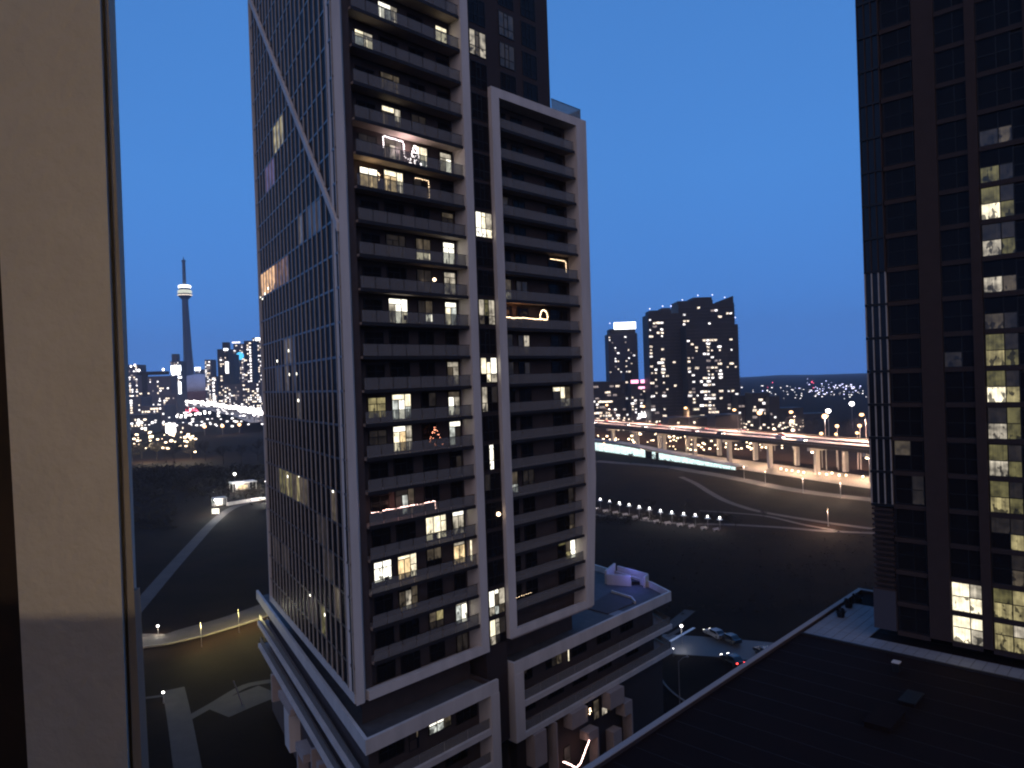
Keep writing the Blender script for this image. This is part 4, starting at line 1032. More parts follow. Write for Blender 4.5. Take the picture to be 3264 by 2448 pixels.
t, w, top = far_tower('tower_block', 'tallest dark tower on the right skyline with curved roof line', 2162, 2340, 968, 690, 34, 'far_body_dark', .15, seed=8, zcut=72, cl=lambda x, y: 1.3 if x > .3 else .8)
b = MB(); b.prism([(-w * .5, 3), (-w * .2, .5), (w * .12, .5), (w * .12, 30), (-w * .5, 30)], top, top + 3.5); b.build('crown', 'far_body_dark', t)
b = MB(); b.prism([(-w * .22, 3), (w * .12, 3), (w * .12, 26), (-w * .22, 26)], top + 3.5, top + 6.5); b.build('penthouse', 'far_body_dark', t)
b = MB(); b.hexa([(w * .26, 2, top), (w * .5, 2, top), (w * .5, 20, top), (w * .26, 20, top), (w * .26, 2, top + 2.5), (w * .5, 2, top + 6.8), (w * .5, 20, top + 6.8), (w * .26, 20, top + 2.5)]); b.build('roof_fin', 'far_body_dark', t)
roof_lights(t, [(-w * .42, top + 4.5), (-w * .14, top + 8.2), (w * .12, top + 8.2), (w * .34, top + 5.5), (w * .52, top - 14), (w * .53, top - 22)])
t, w, top = far_tower('tower_block', 'broad dark tower with many lit windows in front of the tallest tower', 2186, 2352, 1036, 640, 30, 'far_body_dark', .30, seed=11, top_dark=9, cl=lambda x, y: (1.7 if .28 < x < .58 else (1.5 if x > .8 else .55)) * (1.25 - .3 * y), maxw=240)
# lower blocks between and beside them
low = [
    (1888, 1992, 1216, 700, 'low dark apartment block with lit windows beneath the white crowned tower', 'far_body_dark', .26, 21),
    (2010, 2072, 1222, 690, 'pale office block with pink roof sign between the right towers', 'far_body', .45, 22),
    (1992, 2014, 1190, 760, 'narrow dark block beside the pale office block', 'far_body_dark', .06, 23),
    (2352, 2398, 1260, 620, 'small block with warm windows right of the broad dark tower', 'far_body_dark', .38, 24),
    (2398, 2452, 1252, 600, 'mid rise block with a few bright windows right of the warm block', 'far_body_dark', .22, 25),
    (2452, 2484, 1262, 590, 'slim block with greenish top windows left of the floodlit yard', 'far_body_dark', .34, 26),
    (2485, 2560, 1300, 620, 'low wide dark block behind the expressway bend', 'far_body_dark', .10, 27),
    (2280, 2362, 1322, 470, 'low brick row behind the expressway below the broad tower', 'far_body_dark', .25, 28),
    (2130, 2282, 1330, 520, 'long low podium behind the expressway below the stepped tower', 'far_body_dark', .28, 29),
    (2560, 2640, 1318, 700, 'low warehouse beside the floodlit yard', 'far_body_dark', .08, 30),
]
for (x0, x1, y, Y, lab, body, p, sd_) in low:
    t, w, top = far_tower('city_block', lab, x0, x1, y, Y, 20, body, p, seed=sd_, cell=(2.8, 2.8), slabs=False, maxw=60, cat='building', ksz=('s', 's', 'm', 'l'))
    if sd_ == 22:
        for q in (-w * .3, w * .2):
            b = MB(); b.box(q - w * .18, q + w * .2, -.3, .2, top + .2, top + 3.4); b.build('roof_sign', 'sign_pink', t)
        b = MB(); b.box(-w * .1, w * .4, -.3, .2, top - 5, top - 3); b.build('roof_sign', 'sign_pink', t)
        b = MB(); b.box(-w * .15, w * .5, -.5, .1, top - 32, top - 28.5); b.build('lit_canopy', 'sky_lobby', t)
    if sd_ == 21:
        b = MB(); b.box(-w * .35, w * .1, -.5, .1, top - 20, top - 18.5); b.build('lit_canopy', 'far_window_warm', t)

# far town to the horizon on the right: many tiny lights
rng = random.Random(5)
def light_field(name, cat, label, n, fx, fy, zf, mat, smin, smax, kind='stuff'):
    b = MB()
    for i in range(n):
        x, y = fx(), fy(); p = gp(x, y, zf()); s = rng.uniform(smin, smax) * (p - Vector((0, 0, EYE))).length / 2331.0
        b.box(p.x - s, p.x + s, p.y - s, p.y + s, p.z - s * .7, p.z + s * .7)
    o = b.build(name, mat, kind=kind); tag(o, label, cat); return o
g = rng.gauss
light_field('town_lights', 'town lights', 'bluish white lights scattered over the dark far shore near the horizon', 60, lambda: 2650 + 60 * g(0, 1), lambda: 1236 + 9 * g(0, 1), lambda: 8, 'lamp_blue', .5, 1.5)
light_field('town_lights', 'town lights', 'white lights dotted across the dark flats right of the towers', 90, lambda: rng.uniform(2340, 2790), lambda: rng.uniform(1228, 1275), lambda: 6, 'far_window_white', .6, 1.6)
light_field('town_lights', 'town lights', 'few red beacons on the dark far shore', 9, lambda: rng.choice((2450, 2463, 2588, 2592, 2598)) + g(0, 2), lambda: 1217 + rng.choice((0, 3, 19)) + g(0, 2), lambda: 12, 'lamp_red', .5, 1.0)
light_field('street_lights', 'town lights', 'warm lights among the low blocks just behind the expressway', 230, lambda: rng.uniform(1890, 2560), lambda: rng.uniform(1318, 1372), lambda: 4, 'far_window_warm', 1.2, 3.0)
light_field('street_lights', 'town lights', 'warm lights on streets seen between the expressway piers', 110, lambda: rng.uniform(1900, 2500), lambda: 1385 + rng.uniform(-5, 50), lambda: 5, 'lamp_warm', 1.0, 3.0)
# floodlit yard and big lamps on the right
for i, (x, y, Y, h, lab, mt, r) in enumerate((
        (2715, 1287, 560, 14, 'single very bright white floodlight near the right tower edge', 'lamp_white', 2.0),
        (2640, 1310, 420, 14, 'white floodlight mast over the misty yard behind the expressway', 'lamp_white', 1.5),
        (2629, 1327, 330, 12, 'large warm lamp on a tall mast by the near expressway bend', 'lamp_orange', 1.35),
        (2668, 1358, 330, 9, 'orange lamp right of the tall mast beyond the expressway', 'lamp_orange', .9),
        (2740, 1357, 330, 9, 'orange lamp beside the glazed corner of the brick tower', 'lamp_orange', .9),
        (2732, 1380, 330, 7, 'lower orange lamp beside the glazed corner of the brick tower', 'lamp_orange', .75),
        (2618, 1382, 340, 6, 'lower warm lamp left of the tall mast at the bend', 'lamp_orange', .85),
        (2665, 1384, 340, 6, 'lower orange lamp right of the tall mast', 'lamp_orange', .75),
        (2421, 1316, 420, 10, 'pinkish lamp on a mast below the mid rise block', 'lamp_orange', 1.5),
        (2523, 1343, 430, 8, 'round white lamp left of the dark trees at the bend', 'lamp_warm', 1.1),
        (2527, 1371, 420, 6, 'lower white lamp behind the expressway at the dark trees', 'lamp_warm', .95),
        (2467, 1367, 420, 6, 'small white lamp behind the expressway below slim block', 'lamp_warm', .8))):
    p = dp(x, y, Y); p.z = max(p.z, 4)
    t = thing('floodlight', lab, 'street lamp', (p.x, p.y, 0), 0)
    b = MB(); b.lathe([(.3, 0), (.14, max(1, p.z - r * .7))], 6); b.build('pole', 'pole_metal', t)
    b = MB(); b.ball((0, 0, p.z), r, 8, 5, .8); b.build('lamp_head', mt, t)
    if i in (1, 2): lamp('POINT', 'lamp_light', (0, 0, p.z - r - .4), 9000, (1, .8, .7), 1.0, t)

# ------------------------------------------------------------------ left skyline
D = 2270
base = dp(601, 1254, D)
S = thing('observation_tower', 'tall slender concrete observation tower with a lit round pod and spire', 'tower', (base.x, D, 0))
k_ = 1.0
b = MB()
for j in range(3):
    a = 2 * PI * j / 3 + .4
    for (z0, r0), (z1, r1) in (((0, 34), (60, 22)), ((60, 22), (160, 15)), ((160, 15), (335, 8.5))):
        c_, s_ = math.cos(a), math.sin(a)
        q = lambda r, wv, z: (r * c_ - wv * s_, r * s_ + wv * c_, z * k_)
        b.hexa([q(0, -4.5, z0), q(r0, -3.5, z0), q(r0, 3.5, z0), q(0, 4.5, z0), q(0, -4.2, z1), q(r1, -3, z1), q(r1, 3, z1), q(0, 4.2, z1)])
b.lathe([(13, 0), (10, 330 * k_)], 6); b.build('shaft', 'tower_concrete_hazed', S)
b = MB(); b.lathe([(8, 328 * k_), (15, 335 * k_), (20.5, 341 * k_), (21, 345 * k_), (19, 348 * k_)], 24); b.build('pod_underside', 'tower_concrete_hazed', S, smooth=False)
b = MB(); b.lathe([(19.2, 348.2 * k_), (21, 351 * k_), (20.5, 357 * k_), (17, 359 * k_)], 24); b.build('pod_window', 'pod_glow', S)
b = MB(); b.lathe([(16, 359.2 * k_), (17.5, 362 * k_), (17, 365 * k_)], 24); b.build('pod_roof', 'tower_concrete_hazed', S)
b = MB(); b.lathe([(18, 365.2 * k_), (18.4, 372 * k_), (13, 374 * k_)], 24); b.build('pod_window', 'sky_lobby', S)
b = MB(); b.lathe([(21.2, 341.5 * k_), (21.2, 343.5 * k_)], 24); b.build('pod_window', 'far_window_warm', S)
b = MB(); b.lathe([(5.5, 373 * k_), (4.6, 446 * k_)], 12); b.build('upper_shaft', 'tower_concrete_hazed', S)
b = MB(); b.lathe([(6.2, 446 * k_), (6.2, 451 * k_)], 12); b.build('upper_pod', 'tower_concrete_hazed', S)
b = MB(); b.lathe([(2.2, 452 * k_), (.8, 462 * k_)], 8); b.build('spire', 'tower_concrete_hazed', S)

def q4(x, y): return (370 + x / 4.148, 1050 + y / 4.148)
sky = [   # x0,x1,ytop (crop px), distance, label, body, p, seed, cell
    (40, 300, 470, 1500, 'wide mid rise block with rooftop lights at the left edge of skyline', 'far_body_pale', .22, 41),
    (300, 720, 620, 1350, 'broad pale block with a dark stair core and overhanging roof', 'far_body_pale', .20, 42),
    (715, 860, 420, 2000, 'office tower with brightly lit floors beside the observation tower', 'far_body', .5, 43),
    (1040, 1130, 530, 2560, 'small grey tower with a bright cap right of the observation tower', 'far_body', .25, 44),
    (1170, 1262, 400, 1900, 'narrow grey tower with a vertical row of lights left of the dark tower', 'far_body', .30, 45),
    (1335, 1480, 260, 1500, 'dark skyline tower with a black roof box and a lit top storey', 'far_body_dark', .32, 46),
    (1470, 1560, 330, 1650, 'plain dark tower behind the black roofed tower', 'far_body_dark', .22, 47),
    (1550, 1700, 190, 1800, 'pale tower carrying a round blue sign', 'far_body', .30, 48),
    (1690, 1800, 150, 1450, 'tall dark tower with a bright vertical line of windows', 'far_body_dark', .34, 49),
    (1800, 1960, 110, 1550, 'tallest left skyline tower with a cyan lit crown by the white frame', 'far_body_dark', .42, 50),
    (1000, 1180, 640, 2700, 'faint low grey block behind the stadium', 'far_body', .12, 51),
    (560, 800, 860, 1150, 'low pale block with bright lit windows before the office tower', 'far_body_pale', .26, 52),
    (40, 330, 900, 1000, 'near pale apartment block at the foot of the left skyline', 'far_body_pale', .30, 53),
    (330, 640, 1010, 900, 'low apartment block with a row of lit rooms at the skyline foot', 'far_body_pale', .26, 54),
    (1240, 1330, 620, 1700, 'grey block with a bright column of lights beside the dark tower', 'far_body', .42, 55),
    (1400, 1640, 720, 1250, 'reddish lit block in front of the dark skyline towers', 'far_body', .34, 56),
    (1640, 1960, 700, 1150, 'broad block with scattered lights in front of the cyan crowned tower', 'far_body', .30, 57),
    (60, 420, 1130, 820, 'low dark terrace of houses with bright windows at far left', 'far_body', .30, 58),
    (640, 1000, 1240, 800, 'low shed with a very bright white front below the skyline', 'far_body', .16, 59),
]
for (x0, x1, y, Y, lab, body, p, sd_) in sky:
    a, c = q4(x0, y), q4(x1, y)
    cell = (4.6, 4.2) if Y > 1300 else (3.6, 3.3)
    t, w, top = far_tower('skyline_block', lab, a[0], c[0], (a[1]), Y, 30, body, min(.6, p * 1.25), seed=sd_, cell=cell, slabs=False, single=False, cat='building', wmix=(.35, .4, .25))
    if sd_ == 42:
        b = MB(); b.box(-w * .4, -w * .24, -1.5, 4, 0, top + 3); b.build('stair_core', 'far_body_dark', t)
        b = MB(); b.box(-w * .55, w * .3, -2, 20, top + 3, top + 9); b.build('roof_slab', 'far_body_dark', t)
        roof_lights(t, [(-w * .5, top + 12), (w * .27, top + 12)], 2.2, 'lamp_white')
        b = MB(); b.box(-w * .55, w * .1, -2, 3, 0, top - 88); b.build('lower_wall', 'far_body_dark', t)
    if sd_ == 43:
        for zz, hgt, xa, xb in ((18, 16, -.46, .46), (34, 5, -.4, .4), (44, 5, -.3, .5), (66, 24, -.1, .42), (90, 22, -.35, .42)):
            b = MB(); b.box(w * xa, w * xb, -.5, .2, top - zz - hgt * .6, top - zz + hgt * .4); b.build('lit_floor', 'sky_lobby', t)
        b = MB(); b.box(-w * .4, w * .1, 3, 20, top, top + 20); b.build('penthouse', 'far_body', t)
    if sd_ == 44: b = MB(); b.box(-w * .5, w * .35, -.5, .2, top - 4, top + 8); b.build('lit_crown', 'sky_lobby', t)
    if sd_ == 46:
        b = MB(); b.box(-.05 * w, .45 * w, 2, 16, top, top + 14); b.build('roof_box', 'far_body_dark', t)
        b = MB(); b.box(.1 * w, .5 * w, -.5, .2, top - 3, top + 1); b.build('lit_floor', 'sky_lobby', t)
        b = MB(); b.box(.2 * w, .5 * w, -.5, .2, top - 50, top - 26); b.build('lit_floor', 'far_window_white', t)
    if sd_ == 48:
        b = MB(); b.lathe([(9.5, -.4), (9.5, .3)], 20, (w * .05, -.6, top - 30), axis=1); b.build('round_sign', 'sign_blue', t)
        b = MB(); b.box(-w * .6, w * .1, -.5, .2, top + 2, top + 5); b.build('lit_crown', 'far_window_white', t)
    if sd_ == 49:
        for q in range(26): b = MB(); b.box(w * .12, w * .3, -.6, .1, top - 14 - q * 5.6, top - 11.4 - q * 5.6); b.build('window', 'far_window_white', t)
    if sd_ == 50: b = MB(); b.box(-w * .25, w * .3, -.5, .2, top - 6, top); b.build('lit_crown', 'sky_lobby', t)
    if sd_ == 55:
        for q in range(14): b = MB(); b.box(-w * .15, w * .15, -.6, .1, top - 8 - q * 9, top - 4 - q * 9); b.build('window', 'far_window_white', t)
    if sd_ == 41: roof_lights(t, [(-w * .3, top + 4), (-w * .12, top), (w * .1, top - 3), (w * .3, top - 1)], 2.2, 'lamp_white')
    if sd_ == 59:
        b = MB(); b.box(-w * .45, -w * .1, -.6, .1, 1, 11); b.build('lit_front', 'lamp_white', t)
# domed stadium
p = dp(q4(1105, 0)[0], 1250, 2250)
t = thing('stadium', 'pale domed stadium roof with a pink sign at the foot of observation tower', 'stadium', (p.x, 2250, 0))
b = MB(); b.lathe([(92, 44), (86, 62), (66, 80), (36, 92), (6, 97)], 28); b.build('dome', 'dome_white', t, smooth=True)
b = MB(); b.lathe([(96, 0), (96, 40), (92, 44)], 28); b.build('wall', 'brick_red', t)
b = MB(); b.box(-118, -42, -98, -96, 30, 39); b.build('roof_sign', 'sign_pink', t)
# bright road band; lamps added in place of the headlights of traffic
q = [q4(750, 1005), q4(950, 1000), q4(1150, 1020), q4(1330, 1060), q4(1500, 1095), q4(1700, 1135), q4(1850, 1185), q4(1960, 1220)]
pts = [gp(x, y, 10) for x, y in q]
ribbon('road', [p[:2] for p in pts], 30, 9.5, 'deck_road', .5)
lb_ = MB(); lb_.ball((0, 0, 9), 2.6, 6, 4); lm = lb_.mesh('lamp_head', 'lamp_white')
pb_ = MB(); pb_.lathe([(.4, 0), (.25, 8)], 5); pm_ = pb_.mesh('pole', 'pole_metal')
cp = curve(pts, 11)
lb2 = MB(); lb2.ball((0, 0, 9), 1.7, 6, 4); lm2 = lb2.mesh('lamp_head', 'lamp_white')
for i, p in enumerate(cp):
    for s in range(2):
        t = thing('street_lamp', 'white lamp standing in for headlights in the dense bright row along the far road', 'street lamp', (p.x + rng.uniform(-9, 9), p.y + rng.uniform(-24, 24), 10), 0, 'lamps standing in for headlights along the far bright road')
        obj('pole', pm_, t); o = obj('lamp_head', lm if p.y > 1500 else lm2, t)
for i in range(9):
    x, y = q4(740 + i * 62, 1165 - i * 7); p = gp(x, y, 8)
    t = thing('street_lamp', ordinal(i) + ' lamp from the left in the even row just below the far bright road', 'street lamp', (p.x, p.y, 0), 0, 'even lamp row below the far bright road'); obj('pole', pm_, t); obj('lamp_head', lm2, t)
light_field('traffic_lights', 'traffic', 'reddish tail lights of dense traffic on the far road below the stadium', 60, lambda: q4(rng.uniform(750, 1080), 0)[0], lambda: q4(0, 1070 + 25 * g(0, .6))[1], lambda: 10, 'lamp_red', .6, 1.6)
light_field('yard_lights', 'town lights', 'dense white lights of the yard at the foot of the left skyline', 44, lambda: q4(rng.uniform(60, 1080), 0)[0], lambda: q4(0, 1440 + 70 * g(0, 1))[1], lambda: 5, 'lamp_warm', .9, 2.8)
light_field('yard_lights', 'town lights', 'big blurred white floodlights of the yard left of the white frame', 12, lambda: q4(rng.choice((300, 440, 470, 700, 730, 930, 980)) + 25 * g(0, 1), 0)[0], lambda: q4(0, 1425 + 50 * g(0, 1))[1], lambda: 6, 'lamp_warm', 2.4, 4.6)
light_field('town_lights', 'town lights', 'scattered white lights between the left skyline buildings', 190, lambda: q4(rng.uniform(50, 1950), 0)[0], lambda: q4(0, rng.uniform(900, 1280))[1], lambda: 14, 'far_window_white', 1.2, 3.2)
for i, (x, y) in enumerate(((1170, 1285), (1405, 1275), (1630, 1258))):
    X, Y_ = q4(x, y); p = gp(X, Y_, 9)
    t = thing('street_lamp', ['left', 'middle', 'right'][i] + ' of three orange lamps on the dark embankment beside the white frame', 'street lamp', (p.x, p.y, 0), 0, 'orange lamps on the embankment')
    b = MB(); b.lathe([(.25, 0), (.15, 8.2)], 6); b.build('pole', 'pole_metal', t)
    b = MB(); b.ball((0, 0, 9), 1.9, 8, 5, .8); b.build('lamp_head', 'lamp_orange', t)
    lamp('POINT', 'lamp_light', (0, 0, 6.5), 3500, (1, .55, .35), .5, t)
# yard ground light
for x, y, pw_ in ((470, 1405, 60000), (590, 1400, 45000)):
    p = gp(x, y, 14); lamp('POINT', 'yard_glow', p, pw_, (1, .82, .55), 2.0)

# ------------------------------------------------------------------ lit pavilion and lamps in the left park
def pav(x, y, label, w, d, h, warm):
    p = gp(x, y); t = thing('park_pavilion', label, 'pavilion', p, .6)
    b = MB(); b.box(-w / 2, w / 2, -d / 2, d / 2, h, h + .35); b.build('roof', 'cladding', t)
    for sx_ in (-1, 1):
        for sy in (-1, 1):
            b = MB(); b.box(sx_ * w * .46 - .12, sx_ * w * .46 + .12, sy * d * .42 - .12, sy * d * .42 + .12, 0, h - .002); b.build('post', 'cladding', t)
    b = MB(); b.box(-w * .3, w * .3, d * .1, d * .4, 0, h - .01); b.build('back_wall', 'deck_concrete', t)
    b = MB(); b.box(-w * .2, w * .2, d * .1 - .1, d * .1 - .002, .3, 2.1); b.build('lit_opening', warm, t)
    lamp('POINT', 'pavilion_light', (-w * .2, -d * .3, h - .6), 2600, (1, .97, .86), .3, t)
    return t
pav(775, 1562, 'open pavilion with warm lit counter beside the white tower frame', 11, 7, 3.6, 'lit_warm')
pav(700, 1612, 'small white lit kiosk at the head of the diagonal park path', 5, 4, 3.0, 'lit_white')
for i, (x, y, hh_, lab) in enumerate(((748, 1513, 8.0, 'upper bright white lamp over the open pavilion in the left park'), (688, 1597, 5.0, 'bright white lamp above the small white kiosk'), (847, 1537, 4.5, 'white lamp half hidden by the tower frame above pavilion'), (851, 1575, 3.0, 'lower white lamp at the tower frame beside lit path'))):
    p = gp(x, y, hh_); street_lamp('park_lamp', lab, (p.x, p.y, 0), hh_, 0, 'lamp_white', 0, 8000, (1, .98, .92), None, .62 if i < 2 else .4)
p = gp(687, 1632, 1); t = thing('display_panel', 'glowing white panel in front of the small white kiosk', 'sign', (p.x, p.y, 0))
b = MB(); b.box(-1.3, 1.3, -.1, .1, .4, 2.2); b.build('panel', 'lit_white', t); b = MB(); b.box(-.1, .1, -.08, .08, 0, .398); b.build('leg', 'pole_metal', t)
# low garden wall by the kiosk path
p0, p1 = gp(725, 1612), gp(870, 1588)
d = (p1 - p0); L0 = d.length; t = thing('garden_wall', 'pale low wall along the lit path beside the pavilion', 'wall', p0, math.atan2(d.y, d.x))
for i in range(8): b = MB(); b.box(L0 * i / 8, L0 * (i + 1) / 8 - .06, -.25, .25, 0, 1.3 + random.uniform(-.03, .03)); b.build('block', 'cladding', t)
# yellow lit walkway
for i, (x, y, r, lab, pw_) in enumerate(((428, 2010, .34, 'bright white light at the pillar edge on the yellow walkway', 500), (503, 1996, .26, 'second white light on the yellow walkway right of the first', 420), (438, 2049, .16, 'tiny lower light at the pillar edge below the walkway', 60), (520, 2208, .2, 'small light at the top corner of the pale strip', 30), (455, 2428, .16, 'small white light low beside the foreground pillar', 12))):
    p = gp(x, y, 1.6); street_lamp('path_light', lab, (p.x, p.y, 0), 1.3, 0, 'lamp_white', 0, pw_, (1, .94, .75), None, r, None, .05)
for x, y in ((640, 1992), (760, 1950), (850, 1918)):
    p = gp(x, y, 4); street_lamp('path_light', {640: 'left dim yellow walkway lamp', 760: 'middle dim yellow walkway lamp', 850: 'right dim yellow walkway lamp by the podium'}[x] + ' over the grass', (p.x, p.y, 0), 4, 0, 'lit_olive', 0, 3800, (1, .84, .32), 'dim lamps over the yellow walkway', .12, None, .05)
# slender posts near the podium foot on the left
for i, (x, y, xb, yb, lab) in enumerate(((753, 2205, 772, 2246, 'leaning pale post on the curved path left of the podium'), )):
    p = gp(xb, yb); t = thing('leaning_post', lab, 'post', (0, 0, 0)); b = MB(); b.tube([p, p + Vector((-1.3, .4, 3.4))], .09, 6); b.build('post', 'kerb_stone', t)

# ------------------------------------------------------------------ trees
def make_tree_meshes(seed, h, spread):
    rg = random.Random(seed); tr = MB(); cr = MB()
    tr.tube([(0, 0, 0), (.1, .05, h * .25), (.0, .1, h * .5), (.1, 0, h * .8)], [h * .028, h * .022, h * .015, h * .006], 6)
    def br(p, d, l, r, n):
        q = p + d * l; mid = p.lerp(q, .5) + Vector((rg.uniform(-.1, .1), rg.uniform(-.1, .1), rg.uniform(0, .15))) * l
        cr.tube([p, mid, q], [r, r * .75, r * .45], 4)
        if n:
            for _ in range(3):
                dd = (d + Vector((rg.uniform(-.8, .8), rg.uniform(-.8, .8), rg.uniform(-.15, .6)))).normalized(); br(mid.lerp(q, rg.uniform(.2, 1)), dd, l * .62, r * .5, n - 1)
        else:
            for _ in range(7):
                c = q + Vector((rg.gauss(0, 1), rg.gauss(0, 1), rg.gauss(0, .8))) * l * .38; e = Vector((rg.uniform(-1, 1), rg.uniform(-1, 1), rg.uniform(-1, 1))).normalized(); f = e.cross(Vector((.2, .5, .8))).normalized()
                cr.quad(c - e * .3 - f * .05, c + e * .3 - f * .05, c + e * .3 + f * .05, c - e * .3 + f * .05)
    for i in range(13):
        a = rg.uniform(0, 2 * PI); z = h * rg.uniform(.28, .82)
        br(Vector((0, 0, z)), Vector((math.cos(a), math.sin(a), rg.uniform(.35, 1.0))).normalized(), spread * rg.uniform(.45, .8) * (1.15 - z / h * .5), h * .010, 2)
    return tr.mesh('trunk', 'bark'), cr.mesh('crown', 'twig')
TM = [make_tree_meshes(s, 9, 4.2) for s in (1, 2, 3, 4)]
def tree(x, y, h, label, i):
    p = gp(x, y); t = thing('bare_tree', label, 'tree', p, random.uniform(0, 6), 'bare trees in the parks'); t.scale = (h / 9,) * 3
    obj('trunk', TM[i % 4][0], t); obj('crown', TM[i % 4][1], t)
TP = [(420, 1475, 12, 'bare tree at the far left park edge below the yard lights'), (452, 1462, 11, 'bare tree second from the pillar below the yard lights'), (500, 1470, 13, 'tall bare tree under the brightest yard lights'), (556, 1478, 12, 'bare tree in the middle of the left park edge'), (610, 1462, 11, 'bare tree right of the middle in the left park'),
      (655, 1470, 12, 'bare tree before the three orange embankment lamps'), (712, 1480, 12, 'bare tree just above the pavilion lamp'), (770, 1478, 11, 'bare tree behind the open pavilion'), (822, 1470, 12, 'bare tree by the white tower frame edge'), (600, 1560, 9, 'bare tree left of the small kiosk'), (645, 1578, 8, 'small bare tree beside the kiosk path'),
      (2010, 1478, 5, 'small bare tree before the glowing hall, left'), (2085, 1482, 5, 'small bare tree before the glowing hall, middle'), (2130, 1500, 5, 'small bare tree before the dark gap of glowing hall'), (1950, 1640, 6, 'bare tree below the left end of the lamp row'), (2075, 1655, 6, 'bare tree below the middle of the lamp row'), (2185, 1662, 6, 'bare tree below the right end of the lamp row'), (2345, 1690, 4, 'small bare tree past the right end of lamp row'),
      (2560, 1378, 9, 'dark tree behind the expressway bend left of the mast'), (2590, 1380, 9, 'dark tree behind the expressway at the tall mast'), (2700, 1390, 10, 'dark tree between the two orange lamps'), (2435, 1655, 3, 'tiny tree where the narrow paths fork')]
for i, (x, y, h, lab) in enumerate(TP): tree(x, y, h, lab, i)

rgu = random.Random(77)
def undergrowth(label, n, fx, fy, hmin, hmax, mat, spread=1.0):
    b = MB()
    for i in range(n):
        p = gp(fx(), fy()); hh_ = rgu.uniform(hmin, hmax)
        for k in range(16):
            c = p + Vector((rgu.gauss(0, hh_ * .5 * spread), rgu.gauss(0, hh_ * .5 * spread), abs(rgu.gauss(0, hh_ * .4)) + .1))
            e = Vector((rgu.uniform(-1, 1), rgu.uniform(-1, 1), rgu.uniform(-.4, 1))).normalized() * hh_ * .22; f = e.cross(Vector((rgu.uniform(-1, 1), .5, .8))).normalized() * hh_ * .06
            b.quad(c - e - f, c + e - f, c + e + f, c - e + f)
    o = b.build('undergrowth', mat, kind='stuff'); tag(o, label, 'undergrowth'); return o
undergrowth('rough dark scrub covering the left park below the yard lights', 900, lambda: rgu.uniform(400, 880), lambda: 1490 + abs(rgu.gauss(0, 45)), 1.2, 4.0, 'scrub')
undergrowth('scrub patches on the slope left of the diagonal path', 420, lambda: rgu.uniform(400, 560), lambda: rgu.uniform(1540, 1690), .5, 1.6, 'scrub')
undergrowth('low scrub in front of the row of small park lamps', 260, lambda: rgu.uniform(1890, 2330), lambda: 1655 + rgu.gauss(0, 9), .6, 1.6, 'scrub')
undergrowth('rough grass clumps over the dark right park', 700, lambda: rgu.uniform(1900, 2790), lambda: rgu.uniform(1690, 1960), .25, .7, 'scrub')

# ------------------------------------------------------------------ cars
def make_car(name, label, mat, loc, rotz, heads='head_light', tails='tail_light', wheels=True, group=None):
    t = thing(name, label, 'car', loc, rotz, group)
    prof = [(-2.15, .35), (2.15, .35), (2.2, .62), (2.05, .80), (1.05, .92), (.45, 1.38), (-1.1, 1.42), (-1.75, 1.0), (-2.15, .95)]
    b = MB(); n = len(prof); i0 = len(b.v)
    for y, sc_ in ((-.86, 1), (.86, 1)):
        b.v += [(px_, y * (1.0 if pz < 1.0 else .82), pz) for px_, pz in prof]
    b.f.append(tuple(range(n))); b.f.append(tuple(reversed(range(n, 2 * n))))
    for k in range(n): b.f.append((k, n + k, n + (k + 1) % n, (k + 1) % n))
    b.build('body', mat, t)
    b = MB(); b.quad((1.04, -.68, .95), (1.04, .68, .95), (.5, .62, 1.36), (.5, -.62, 1.36)); b.v = [(x + .03, y, z + .02) for x, y, z in b.v]; b.build('windscreen', 'car_glass', t)
    b = MB(); b.quad((-1.16, -.62, 1.38), (-1.16, .62, 1.38), (-1.72, .68, 1.02), (-1.72, -.68, 1.02)); b.v = [(x - .03, y, z + .02) for x, y, z in b.v]; b.build('rear_window', 'car_glass', t)
    for s in (-1, 1):
        b = MB(); b.quad((.85, s * .80, .98), (.42, s * .73, 1.33), (-1.05, s * .73, 1.35), (-1.5, s * .80, 1.0)); b.build('side_window', 'car_glass', t)
        b = MB(); b.box(2.12, 2.24, s * .62 - .16, s * .62 + .16, .58, .76); b.build('headlight', heads, t)
        b = MB(); b.box(-2.2, -2.12, s * .66 - .15, s * .66 + .15, .72, .9); b.build('tail_light', tails, t)
        if wheels:
            for x in (-1.35, 1.35):
                b = MB(); b.lathe([(.33, s * .74 - .1), (.33, s * .74 + .1)], 12, (x, 0, .33), axis=1); b.build('wheel', 'tyre', t)
    return t
c1_, c2_ = gp(2296, 2090), gp(2378, 2140); ang = math.atan2(c1_.y - c2_.y, c1_.x - c2_.x)
mid = (c1_ + c2_) / 2
cr1 = make_car('parked_car', 'dark car with glowing headlights and red brake lights on the side road', 'car_black', (mid.x, mid.y, .012), ang)
lamp('POINT', 'brake_glow', (-2.9, .4, .7), 14, (1, .06, .05), .2, cr1); lamp('SPOT', 'headlight_glow', (2.5, 0, .7), 10, (1, .95, .9), .1, cr1)
a = gp(2279, 2030); make_car('parked_car', 'grey car behind the braking car at the left of the junction', 'car_grey', (a.x, a.y, .012), ang + .1, 'lit_spot', 'glass_dark')
a = gp(2326, 2046); make_car('parked_car', 'unlit dark car parked right of the grey car', 'car_black', (a.x, a.y, .012), ang + .1, 'glass_dark', 'glass_dark')
a = gp(2440, 2090); make_car('parked_car', 'unlit dark car half hidden beyond the pale parapet line', 'car_black', (a.x, a.y, .012), ang, 'glass_dark', 'glass_dark')
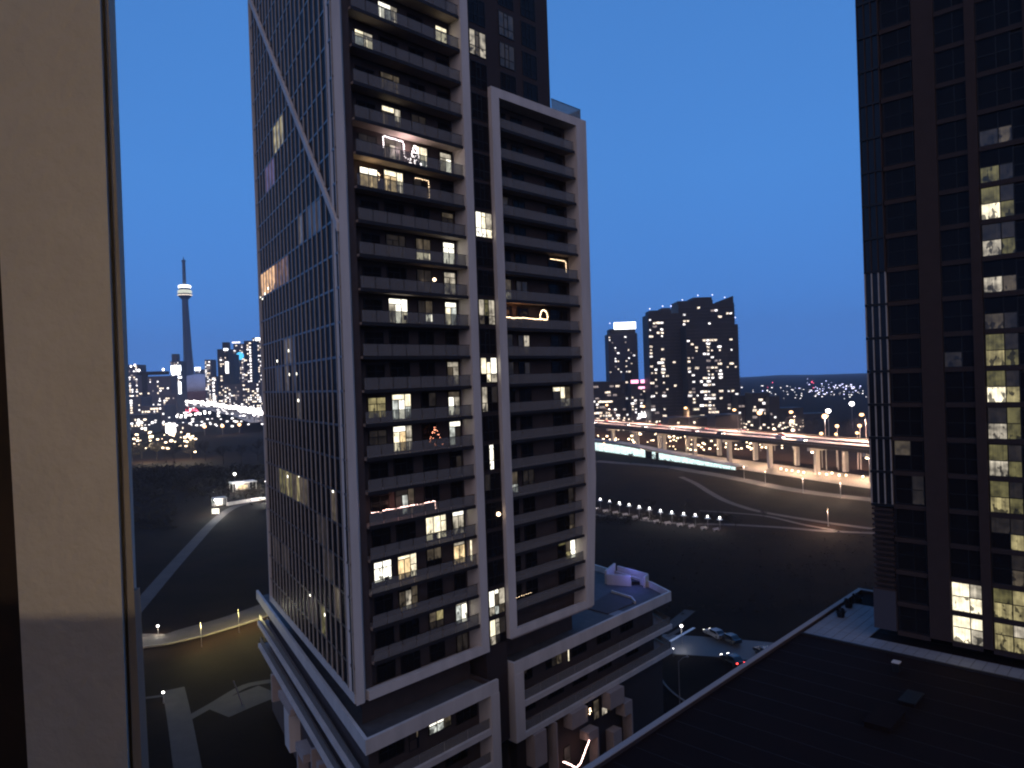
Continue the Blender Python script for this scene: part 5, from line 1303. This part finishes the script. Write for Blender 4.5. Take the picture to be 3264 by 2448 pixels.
# junction lamps
p = gp(2170, 2330); street_lamp('street_lamp', 'tall slim unlit lamp post at the kerb beside the podium', p, 9.0, 1.4, 'pole_metal', .4, 0, r=.16, pr=.08)
p = gp(2231, 2221, .9); street_lamp('path_light', 'bright white light standing at the kerb of the dark junction', (p.x, p.y, 0), .7, 0, 'lamp_white', 0, 40, (1, .9, .85), None, .24, None, .06)
p = gp(2172, 1998, 3.0); street_lamp('street_lamp', 'white lamp lighting the crossing behind the podium corner', (p.x, p.y, 0), 2.8, 0, 'lamp_white', 0, 260, (1, .97, 1), None, .26, None, .07)
p = gp(2146, 2070, 1.2); street_lamp('path_light', 'tiny white light at the podium corner by the crossing', (p.x, p.y, 0), 1.0, 0, 'lamp_white', 0, 8, (1, .95, .9), None, .1, None, .05)
# cars on the expressway
cm = ['car_white', 'car_grey', 'car_black', 'car_red']
first = None
proto = {}
deck_cars = [(-58, 4, 0), (-70, 4.2, 0), (-30, 4, 0), (-22, 8, 0), (42, 4, 0), (60, 8.2, 0), (98, 4, 0), (120, 4.2, 0), (148, 8, 0), (170, 4, 0), (196, 8, 0), (232, 4, 0), (262, 4.3, 0), (-45, 18, 1), (20, 22, 1), (70, 18, 1), (104, 22, 1), (130, 18, 1), (182, 22, 1), (240, 18, 1)]
ang_e = math.atan2(ed.y, ed.x)
for i, (x, y, dirn) in enumerate(deck_cars):
    loc = exw(x, y, DZ + .01); rz = ang_e + (PI if dirn == 0 else 0)
    cmat = cm[i % 4]
    lab = ('car with bright headlights driving towards the camera on the expressway, number from the right: ' if False else '')
    lab = (ordinal(i) + ' approaching car from the right on the near expressway lanes') if dirn == 0 else (ordinal(i - 13) + ' departing car from the right on the far expressway lanes')
    if cmat not in proto:
        proto[cmat] = make_car('car', lab, cmat, loc, rz, group='cars on the expressway'); r = proto[cmat]
    else: r = dup(proto[cmat], loc, rz, lab, 'cars on the expressway')
    if dirn == 0:
        l = lamp('SPOT', 'headlight_glow', (2.6, 0, 1.0), 900, (1, .85, .75), .2, r, 70); l.rotation_euler = (0, -math.radians(68), 0)

# ------------------------------------------------------------------ evening haze
b = MB(); b.box(-6700, 6700, -6700, 6700, -1.0, 470.0)
hz = bpy.data.materials.new('haze'); hz.use_nodes = True; hn = hz.node_tree; hn.nodes.clear()
pv = hn.nodes.new('ShaderNodeVolumePrincipled'); pv.inputs['Color'].default_value = (0.80, 0.82, 0.92, 1); pv.inputs['Density'].default_value = 0.00010
pv.inputs['Anisotropy'].default_value = 0.2
ho = hn.nodes.new('ShaderNodeOutputMaterial'); hn.links.new(pv.outputs[0], ho.inputs['Volume'])
b.build('haze', hz, kind='stuff')
cy.volume_bounces = 0
print('objects', len(bpy.data.objects))
